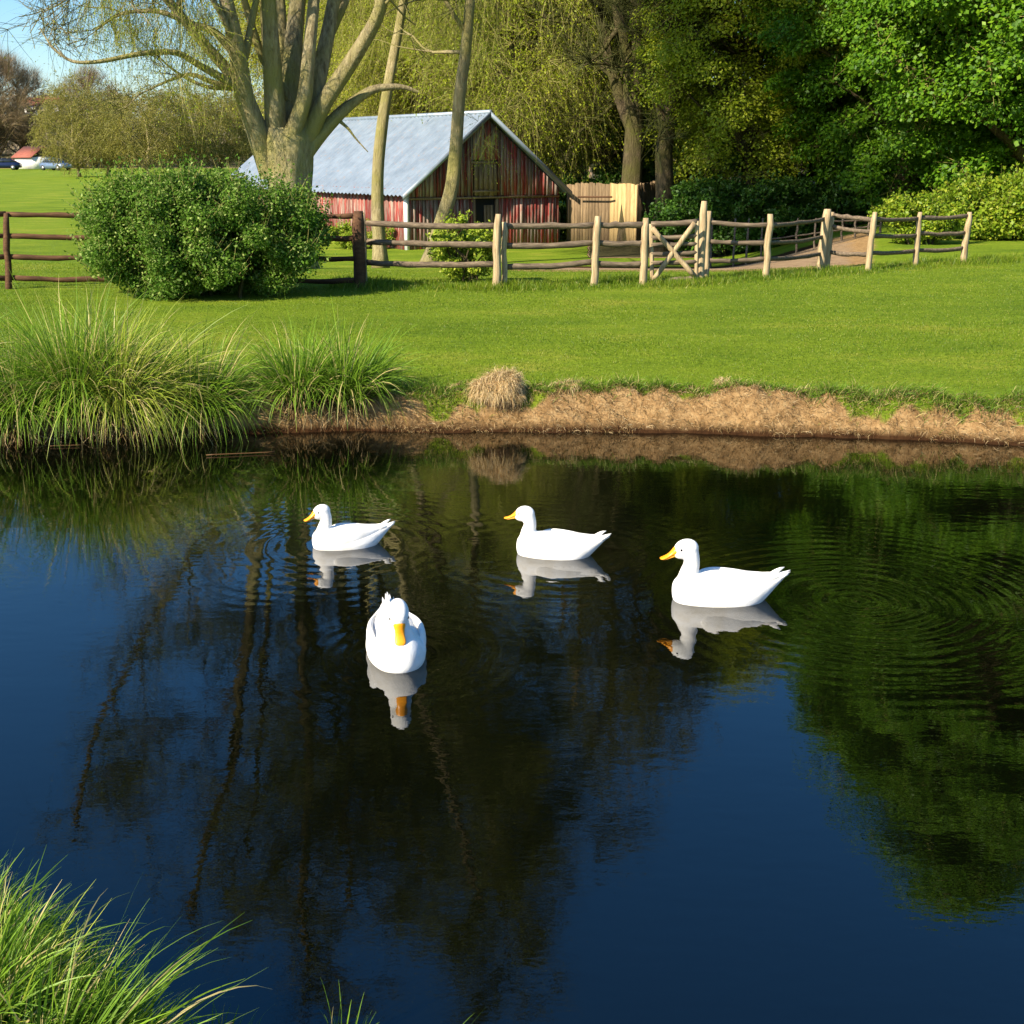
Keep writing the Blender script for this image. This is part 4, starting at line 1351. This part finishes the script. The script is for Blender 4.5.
mb = MB()
n = 330000
y_ = 12.0 + 13.5 * rng.random(n) ** 1.15
x_ = (rng.random(n) - .5) * 2 * (y_ * .46 + .3)
sd_ = y_ - far_shore(x_)
bw_ = .33 - .03 * sst(.5, 2.5, x_) + .26 * (vnoise(x_ * 1.7, x_ * 0, 21) - .5) + .2 * (vnoise(x_ * 6, x_ * 0, 22) - .5)
k = sd_ > bw_ - .03
x_, y_ = x_[k], y_[k]; n = len(x_)
p = np.stack([x_, y_, ground(x_, y_) - .004], 1)
d = np.stack([rng.normal(size=n) * .45, rng.normal(size=n) * .45, np.ones(n)], 1)
d /= np.linalg.norm(d, axis=1)[:, None]
hgt = rng.uniform(.010, .026, n) * (.7 + .7 * vnoise(x_ * .7, y_ * .7, 55))
a = rng.uniform(0, math.pi, n)
w_ = .006 * (1 + .05 * y_)
sd2 = np.stack([np.cos(a), np.sin(a), a * 0], 1) * (w_ * .5)[:, None]
V = np.stack([p - sd2, p + sd2, p + d * hgt[:, None]], 1).reshape(-1, 3)
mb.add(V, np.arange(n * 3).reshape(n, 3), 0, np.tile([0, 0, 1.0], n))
tag(mb.build("lawn_grass", M['lawn']), "short mown green lawn grass", "grass", kind='stuff')

# longer grass along the fence foot
mb = MB()
n = 30000
px = rng.uniform(330, 1080, n)
yb = np.interp(px, [330, 500, 700, 770, 870, 965, 1080], [hit(a, b)[1] for a, b in ((330, 286), (500, 288), (700, 283), (770, 278), (870, 271), (965, 263), (1024, 258))])
y_ = yb + rng.normal(size=n) * .45 + .25
x_ = (px - 512) / FPX * (y_ * CP + 2 * SP)
p = np.stack([x_, y_, ground(x_, y_)], 1)
d = np.stack([rng.normal(size=n) * .35, rng.normal(size=n) * .35, np.ones(n)], 1)
ribbons(mb, p, d, rng.uniform(.03, .14, n) * (.3 + 1.2 * vnoise(x_ * 1.2, y_, 61)), .009, 1.2, 3, rng, 0)
tag(mb.build("fence_line_grass", M['lawn']), "longer rough grass along the foot of the split rail fence", "grass", kind='stuff')


def mound(label, px, back, r, h, seed, n=2600):
    rng = np.random.default_rng(seed)
    x, y, z = shore_pt(px, back)
    root = thing("dry_mound", (x, y, z), label, "grass mound", "dry grass mounds on the bank")
    mb = MB()
    mb.ell((x, y, z + h * .2), (r * .9, r * .75, h * .6), 24, 14)
    V = mb.v[0]; V += (np.stack([vnoise(V[:, 0] * 14, V[:, 2] * 14, 1), vnoise(V[:, 1] * 14, V[:, 2] * 14, 2), vnoise(V[:, 0] * 14, V[:, 1] * 14, 3)], 1) - .5) * r * .35
    part(mb, "soil_core", M['soil'], root, True)
    mb = MB()
    v = rng.normal(size=(n, 3)); v[:, 2] = np.abs(v[:, 2]) * 1.1 - .1; v /= np.linalg.norm(v, axis=1)[:, None]
    bl_ = 1 + .45 * (vnoise(v[:, 0] * 2.3 + seed, v[:, 2] * 2.3 + v[:, 1], 3) - .5)
    p = np.array([x, y, z + h * .2]) + v * np.array([r, r * .8, h * .7]) * (rng.uniform(.85, 1.05, n) * bl_)[:, None]
    ribbons(mb, p, v * .7 + rng.normal(size=(n, 3)) * .5 + np.array([0, -.3, -.2]), r * rng.uniform(.12, .85, n), .004, 4.5, 6, rng, 0, wander=.25)
    part(mb, "dead_blades", M['straw'], root)


M['soil'] = plain("bank_soil", (.24, .145, .07), .95, var=.45, nscale=14, bmp=.03)
mound("big shaggy mound of dead brown grass on the bank right of the paired tussocks", 499, .30, .22, .26, 911, 6000)
mound("small pale tuft of dead grass on the bank edge below the gate", 722, .56, .10, .10, 913, 500)
mound("low pale patch of dead grass on the bank edge right of the shaggy mound", 572, .55, .17, .07, 914, 700)

# straws floating by the left shore
for (a, b_, lab) in (((50, 446), (82, 445), "short pale straw floating under the left tussocks"), ((206, 455), (275, 452), "long pale straw floating in front of the dark green tussock")):
    pts = []
    for q in (a, b_):
        d = ray(*q); t = -(CAMZ - .012) / d[2]; pts.append(np.array([d[0] * t, d[1] * t, .012]))
    mb = MB(); rail_mesh(mb, pts[0], pts[1], .012, 3, 0)
    tag(mb.build("floating_straw", M['dry'], loc=tuple(pts[0])), lab, "straw", "straws floating near the left shore")

# ------------------------------------------------------------------ ducks
def ring(c, ry, rz, k=20, ax=(1, 0, 0)):
    a = np.linspace(0, 2 * math.pi, k, endpoint=False)
    ax = np.array(ax, float); ax /= np.linalg.norm(ax)
    s_ = np.array([0, 1.0, 0]); u = np.cross(ax, s_); u /= np.linalg.norm(u)
    if u[2] < 0: u = -u
    return [np.array(c) + s_ * ry * math.cos(t) + u * rz * math.sin(t) for t in a]


def smoothed(rows, n):
    rows = np.array(rows, float)
    t = np.linspace(0, len(rows) - 1, n)
    k = np.minimum(t.astype(int), len(rows) - 2); f = (t - k)[:, None]
    p0 = rows[np.maximum(k - 1, 0)]; p1 = rows[k]; p2 = rows[k + 1]; p3 = rows[np.minimum(k + 2, len(rows) - 1)]
    return .5 * (2 * p1 + (p2 - p0) * f + (2 * p0 - 5 * p1 + 4 * p2 - p3) * f ** 2 + (3 * p1 - p0 - 3 * p2 + p3) * f ** 3)


def make_duck(label, pos, heading, sc, neck, head, hdir, seed=0):
    """faces local -x; neck: rows of x,y,z,r ; head: centre ; hdir: where the bill points"""
    root = thing("duck", (0, 0, 0), label, "duck", "white ducks on the pond")
    mb = MB()
    st = [(-.285, .055, .012, .012), (-.275, .055, .055, .06), (-.235, .05, .10, .10), (-.17, .045, .128, .122), (-.08, .035, .145, .135), (.02, .03, .15, .145), (.11, .035, .14, .137),
          (.19, .05, .115, .113), (.25, .075, .085, .083), (.305, .105, .055, .052), (.345, .128, .034, .030), (.375, .143, .020, .014)]
    rows = smoothed(st, 44)
    mb.loft([ring((r_[0], 0, r_[1]), max(r_[2], .004), max(r_[3], .004)) for r_ in rows])
    nk = smoothed(neck, 22)
    T = np.gradient(nk[:, :3], axis=0)
    mb.tube(nk[:, :3], np.abs(nk[:, 3]), 18)
    hd = np.array(hdir, float); hd /= np.linalg.norm(hd)
    q = Vector((1, 0, 0)).rotation_difference(Vector(hd))
    # keep the head upright: build frame from hd and a stable side vector
    side = np.cross([0, 0, 1], hd); side /= np.linalg.norm(side); up = np.cross(hd, side)
    Rm = np.stack([hd, side, up], 1)
    mb.ell(head, (.074, .053, .060), 24, 16, mat=Rm)
    # cheeks and forehead give the head its duck profile
    mb.ell(np.array(head) + Rm @ np.array([.030, 0, -.014]), (.052, .040, .040), 20, 12, mat=Rm)
    tmp = mb.build("body", M['feather'])
    rm = tmp.modifiers.new("r", 'REMESH'); rm.mode = 'VOXEL'; rm.voxel_size = .0075
    sm = tmp.modifiers.new("s", 'SMOOTH'); sm.iterations = 7; sm.factor = .5
    dg = bpy.context.evaluated_depsgraph_get()
    me = bpy.data.meshes.new_from_object(tmp.evaluated_get(dg))
    bpy.data.objects.remove(tmp)
    me.polygons.foreach_set("use_smooth", np.ones(len(me.polygons), bool))
    body = bpy.data.objects.new("body", me); COL.objects.link(body); body.parent = root
    # bill: broad, flattened, slightly upturned tip
    def H(x, y, z): return np.array(head) + Rm @ np.array([x, y, z])
    mb = MB()
    prof = [(.052, .030, .030, .000), (.068, .029, .029, -.003), (.088, .024, .019, -.010), (.110, .024, .012, -.018), (.132, .027, .009, -.023), (.150, .025, .007, -.024), (.160, .014, .004, -.023)]
    rings_ = []
    for (x, wy, hz, zc) in smoothed(prof, 20):
        rings_.append([H(x, wy * math.cos(t), zc + hz * math.sin(t) * (1 if math.sin(t) > 0 else .45)) for t in np.linspace(0, 2 * math.pi, 16, endpoint=False)])
    mb.loft(rings_); bl = mb.build("bill", M['bill'], root, True)
    mb = MB()
    rings_ = []
    for (x, wy, hz, zc) in ((.050, .022, .010, -.020), (.09, .019, .007, -.025), (.13, .021, .005, -.031), (.148, .014, .003, -.031)):
        rings_.append([H(x, wy * math.cos(t), zc + hz * math.sin(t)) for t in np.linspace(0, 2 * math.pi, 12, endpoint=False)])
    mb.loft(rings_); mb.build("lower_bill", M['bill'], root, True)
    for s_ in (-1, 1):
        mb = MB(); mb.ell(H(.032, s_ * .0435, .012), (.0085, .005, .0085), 12, 8, mat=Rm); mb.build("eye", M['eye'], root, True)
    # folded wings: a shallow shell on each flank with overlapping flight feathers
    for s_ in (-1, 1):
        mb = MB()
        rr = smoothed([(-.13, .112, .085, .02, .014), (-.10, .122, .088, .055, .020), (-.02, .127, .088, .070, .021), (.08, .117, .088, .064, .020), (.17, .092, .098, .046, .016), (.25, .058, .120, .026, .012), (.315, .028, .142, .008, .006)], 26)
        mb.loft([[np.array([x, s_ * (y + hy * math.cos(t)), z + hz * math.sin(t)]) for t in np.linspace(0, 2 * math.pi, 14, endpoint=False)] for (x, y, z, hz, hy) in rr])
        for q_ in range(5):
            f = q_ / 4
            a = np.array([.10 + .02 * q_, s_ * (.105 - .035 * f), .07 + .045 * f]); b_ = np.array([.30 + .018 * q_, s_ * (.045 - .028 * f), .125 + .028 * f])
            mb.tube(bez(a, (a + b_) / 2 + np.array([0, s_ * .012, .0]), b_, 6), [.018, .020, .018, .014, .009, .002], 8, flat=.45)
        w_ = mb.build("wing", M['feather'], root, True)
    mb = MB()
    for q_, (yy, zz, xx) in enumerate(((-.030, .158, .385), (-.012, .168, .405), (.010, .172, .410), (.028, .160, .388), (0, .150, .40), (.004, .192, .372))):
        a = np.array([.27, yy * .8, .115]); b_ = np.array([xx, yy, zz])
        mb.tube(bez(a, (a + b_) / 2 + np.array([0, 0, -.012 if q_ < 5 else .02]), b_, 6), [.022, .022, .019, .015, .010, .002], 8, flat=.5)
    mb.build("tail", M['feather'], root, True)
    root.location = pos; root.rotation_euler.z = heading; root.scale = (sc,) * 3
    return root


def wat(px, py):
    d = ray(px, py); t = -CAMZ / d[2]
    return np.array([d[0] * t, d[1] * t, 0])


NECK = [(-.16, 0, .03, .105), (-.185, 0, .10, .085), (-.188, 0, .165, .058), (-.176, 0, .225, .047), (-.186, 0, .280, .050), (-.205, 0, .312, .05)]
HEAD = (-.212, 0, .312)
d3 = make_duck("white duck at the right facing left with ripples spreading behind its tail", wat(720, 599), R(2), 1.0, NECK, HEAD, (-1, 0, -.22))
NECK2 = [(-.16, 0, .03, .105), (-.190, 0, .10, .083), (-.196, 0, .165, .057), (-.186, 0, .22, .046), (-.196, 0, .268, .050), (-.216, 0, .298, .05)]
d2 = make_duck("white duck in the middle facing left, between the left duck and the right duck", wat(555, 554), R(-8), .89, NECK2, (-.224, 0, .300), (-1, .12, -.12))
d1 = make_duck("white duck farthest left facing left towards the tussocks", wat(347, 545), R(16), .81, [(-.16, 0, .03, .105), (-.180, 0, .10, .086), (-.178, 0, .165, .060), (-.165, 0, .22, .049), (-.172, 0, .272, .051), (-.190, 0, .302, .05)], (-.198, 0, .304), (-1, -.12, -.26))
NECK4 = [(-.13, 0, .04, .11), (-.15, 0, .12, .09), (-.15, .0, .185, .062), (-.145, .0, .235, .052), (-.165, .0, .27, .052)]
d4 = make_duck("white duck nearest the camera facing it with lowered bill", wat(396, 652), R(101), 1.04, NECK4, (-.175, 0, .275), (-.62, 0, -.78))

# ------------------------------------------------------------------ far left: meadow edge, cars, hut, hill wood
def far_pt(px, Y):
    x = P(px, 170, Y)[0]
    return np.array([x, Y, gz(x, Y)])


M['car_navy'] = plain("navy_car_paint", (.01, .02, .06), .25, .3, .1)
M['car_blue'] = plain("steel_blue_car_paint", (.16, .22, .32), .28, .4, .1)
M['glass'] = plain("dark_car_glass", (.02, .025, .03), .08, var=.1)
M['tyre'] = plain("black_tyre", (.02, .02, .02), .85, var=.1)
M['rim'] = plain("grey_wheel_rim", (.45, .45, .46), .35, .7, .1)
M['lamp'] = plain("clear_lamp", (.7, .7, .65), .2, var=.1)
M['red_tile'] = plain("red_tile_roof", (.26, .075, .045), .8, var=.25, nscale=3, bmp=.02)
M['render_white'] = plain("white_render", (.78, .76, .72), .8, var=.08)


def car(label, loc, rz, paint, group):
    root = thing("parked_car", (0, 0, 0), label, "car", group)
    def prof(xs, half, name, mat, inset=0):
        pass
    # body shell lofted along the length: x, half width, z low, z high
    mb = MB(); rows = [(-2.15, .62, .35, .62), (-2.05, .80, .28, .78), (-1.3, .87, .24, .90), (-.6, .88, .24, .95), (.6, .88, .24, .95), (1.5, .87, .24, .98), (2.02, .80, .30, .92), (2.12, .66, .40, .78)]
    mb.loft([[(x, -w, zl), (x, w, zl), (x, w * 1.0, (zl + zh) / 2), (x, w * .95, zh - .06), (x, w * .82, zh), (x, -w * .82, zh), (x, -w * .95, zh - .06), (x, -w, (zl + zh) / 2)] for (x, w, zl, zh) in rows])
    body = mb.build("body", paint, root)
    mb = MB(); rows = [(-1.05, .72, .90), (-.35, .62, 1.36), (.1, .62, 1.42), (.95, .60, 1.38), (1.75, .66, .96)]
    mb.loft([[(x, -.78, .88), (x, .78, .88), (x, w, zh), (x, -w, zh)] for (x, w, zh) in rows]); mb.build("cabin_glass", M['glass'], root)
    mb = MB(); mb.loft([[(x, -w, z - .03), (x, w, z - .03), (x, w * .95, z + .015), (x, -w * .95, z + .015)] for x, w, z in ((-.40, .63, 1.36), (.1, .64, 1.43), (.98, .62, 1.39))]); mb.build("roof", paint, root)
    for sx in (-1.35, 1.35):
        for sy in (-1, 1):
            mb = MB(); mb.tube([(sx, sy * .70, .32), (sx, sy * .90, .32)], .32, 18); wh = mb.build("wheel", M['tyre'], root)
            mb = MB(); mb.tube([(sx, sy * .895, .32), (sx, sy * .915, .32)], .20, 14); mb.build("rim", M['rim'], wh)
    for sy in (-1, 1):
        mb = MB(); mb.box((-2.10, sy * .56, .64), (.1, .3, .13)); mb.build("headlight", M['lamp'], root)
    for sx in (-.75, .15, 1.05):
        for sy in (-1, 1):
            mb = MB(); mb.tube([(sx, sy * .80, .9), (sx + (.35 if sx < 0 else (0 if sx < 1 else .1)), sy * .655, 1.37)], .03, 4); mb.build("window_pillar", paint, root)
    root.location = loc; root.rotation_euler.z = rz
    return root


YC = 165.0
car("dark navy car parked at the far edge of the meadow, cut by the left edge", far_pt(4, YC), R(8), M['car_navy'], "cars parked at the far edge of the meadow")
car("steel blue car parked in front of the red roofed hut at the far edge", far_pt(56, YC - 2), R(150), M['car_blue'], "cars parked at the far edge of the meadow")
# hut
h0 = far_pt(36, YC + 4)
hut = thing("small_hut", tuple(h0), "small white walled hut with a red roof between the two distant cars", "hut")
Wd, Dp = 4.0, 3.4
x0, y0, z0 = h0
mb = MB(); mb.box((x0, y0, z0 + .85), (Wd, Dp, 1.5)); part(mb, "wall", M['render_white'], hut)
mb = MB(); mb.add([(x0 + Wd / 2, y0 - Dp / 2, z0 + 1.6), (x0 + Wd / 2, y0 + Dp / 2, z0 + 1.6), (x0 + Wd / 2, y0, z0 + 2.75), (x0 + Wd / 2 - .1, y0 - Dp / 2, z0 + 1.6), (x0 + Wd / 2 - .1, y0 + Dp / 2, z0 + 1.6), (x0 + Wd / 2 - .1, y0, z0 + 2.75)], [(0, 1, 2), (3, 5, 4), (0, 2, 5, 3), (1, 4, 5, 2)]); part(mb, "gable", M['black'], hut)
for s_ in (-1, 1):
    mb = MB(); e = Dp / 2 + .3
    mb.hexa([(x0 - Wd / 2 - .3, y0 + s_ * e, z0 + 1.45), (x0 + Wd / 2 + .3, y0 + s_ * e, z0 + 1.45), (x0 + Wd / 2 + .3, y0, z0 + 2.8), (x0 - Wd / 2 - .3, y0, z0 + 2.8),
             (x0 - Wd / 2 - .3, y0 + s_ * e, z0 + 1.57), (x0 + Wd / 2 + .3, y0 + s_ * e, z0 + 1.57), (x0 + Wd / 2 + .3, y0, z0 + 2.92), (x0 - Wd / 2 - .3, y0, z0 + 2.92)])
    part(mb, "roof", M['red_tile'], hut)
hut.rotation_euler.z = R(-38)
q = far_pt(50, YC + 4); pl = thing("mast_pole", tuple(q), "thin grey mast rising behind the red roofed hut", "pole")
mb = MB(); mb.tube([q, (q[0], q[1], P(50, 108, q[1])[2])], [.10, .06], 8); part(mb, "shaft", M['cedar_grey'], pl)
mb = MB(); zt0 = P(50, 108, q[1])[2]; mb.box((q[0], q[1], zt0 - .3), (1.6, .12, .12)); part(mb, "crossarm", M['cedar_grey'], pl)
for px, py, lab in ((37, 108, "left of two tiny pale houses on the wooded hill"), (58, 107, "right of two tiny pale houses on the wooded hill")):
    Y = 300.0; c = P(px, py + 1, Y)
    hs = thing("hill_house", (c[0], Y, c[2] - 3.2), lab, "house", "tiny pale houses on the wooded hill")
    mb = MB(); mb.box((c[0], Y, c[2] - 1.2), (4.4, 3.6, 4.0)); part(mb, "wall", M['render_white'], hs)
    mb = MB(); zz = c[2] + .8
    mb.add([(c[0] - 2.8, Y - 2.4, zz), (c[0] + 2.8, Y - 2.4, zz), (c[0] + 2.8, Y + 2.4, zz), (c[0] - 2.8, Y + 2.4, zz), (c[0] - 2.8, Y, zz + 1.7), (c[0] + 2.8, Y, zz + 1.7)], [(0, 1, 5, 4), (2, 3, 4, 5), (0, 4, 3), (1, 2, 5), (3, 2, 1, 0)])
    part(mb, "roof", M['red_tile'], hs)
    for dx in (-1.2, 1.2):
        mb = MB(); mb.box((c[0] + dx, Y - 2.02, c[2] - .2), (.9, .06, 1.1)); part(mb, "window", M['glass'], hs)

# rows of hanging pale willows at the meadow edge, each a tree
PROTO['edge'] = crown_tree(41, 9.5, 4.3, 'weep', .16, 110, 30000, .15, weep=True, trunk_r=.16, leafm='dull_willow_leaf', bark='pale_bark', vis_limbs=40)
PROTO['brown'] = crown_tree(42, 14.5, 5.6, 'bare', .2, 160, 14000, .1, trunk_r=.35, bark='dark_bark', leafm='olive_leaf', vis_limbs=110)
for k, (px, Y, sc, lab) in enumerate(((82, 118, .86, "yellow green weeping tree leftmost of the row at the far edge of the meadow"),
                                      (112, 122, .82, "yellow green weeping tree second from left in the row at the meadow edge"),
                                      (150, 116, .84, "yellow green weeping tree in the middle of the row behind the rounded bush"),
                                      (186, 120, .86, "yellow green weeping tree fourth in the row at the meadow edge"),
                                      (222, 124, .84, "yellow green weeping tree nearest the barn roof in the row at the meadow edge"),
                                      (258, 126, .80, "yellow green weeping tree showing beside the big willow trunk"))):
    plant('edge', "edge_willow", lab, px, Y, sc, k * 1.3, group="weeping trees in a row at the meadow edge")
for k, (px, Y, sc, lab) in enumerate(((2, 186, 1.08, "bare brown tree at the far left edge behind the navy car"), (26, 190, 1.0, "rounded bare brown tree behind the red roofed hut"),
                                      (-40, 184, 1.1, "bare brown tree mostly outside the left edge"), (98, 200, .95, "bare brown tree rising above the row of weeping trees"))):
    plant('brown', "bare_brown_tree", lab, px, Y, sc, k * 1.7, group="bare brown trees at the foot of the hill")

# the far wooded hill: one mass nobody could count
rng = np.random.default_rng(202)
mb = MB()
nt = 1500
ang = rng.uniform(R(-42), R(42), nt); rad = rng.uniform(205, 380, nt) 
tx = np.sin(ang) * rad; ty = np.cos(ang) * rad
th_ = rng.uniform(5, 9, nt)
k = rng.integers(0, nt, 130000)
v = rng.normal(size=(len(k), 3)); v /= np.linalg.norm(v, axis=1)[:, None]
p = np.stack([tx[k], ty[k], ground(tx, ty)[k] + th_[k] * .5], 1) + v * np.stack([th_[k] * .45, th_[k] * .45, th_[k] * .5], 1) * rng.uniform(.5, 1, len(k))[:, None]
leaves(mb, p, .9, rng, v + np.array([0, 0, .3]), .6, .45, 0)
tag(mb.build("far_wood", M['hill_leaf']), "brown and olive wood covering the distant hill", "wood", kind='stuff')
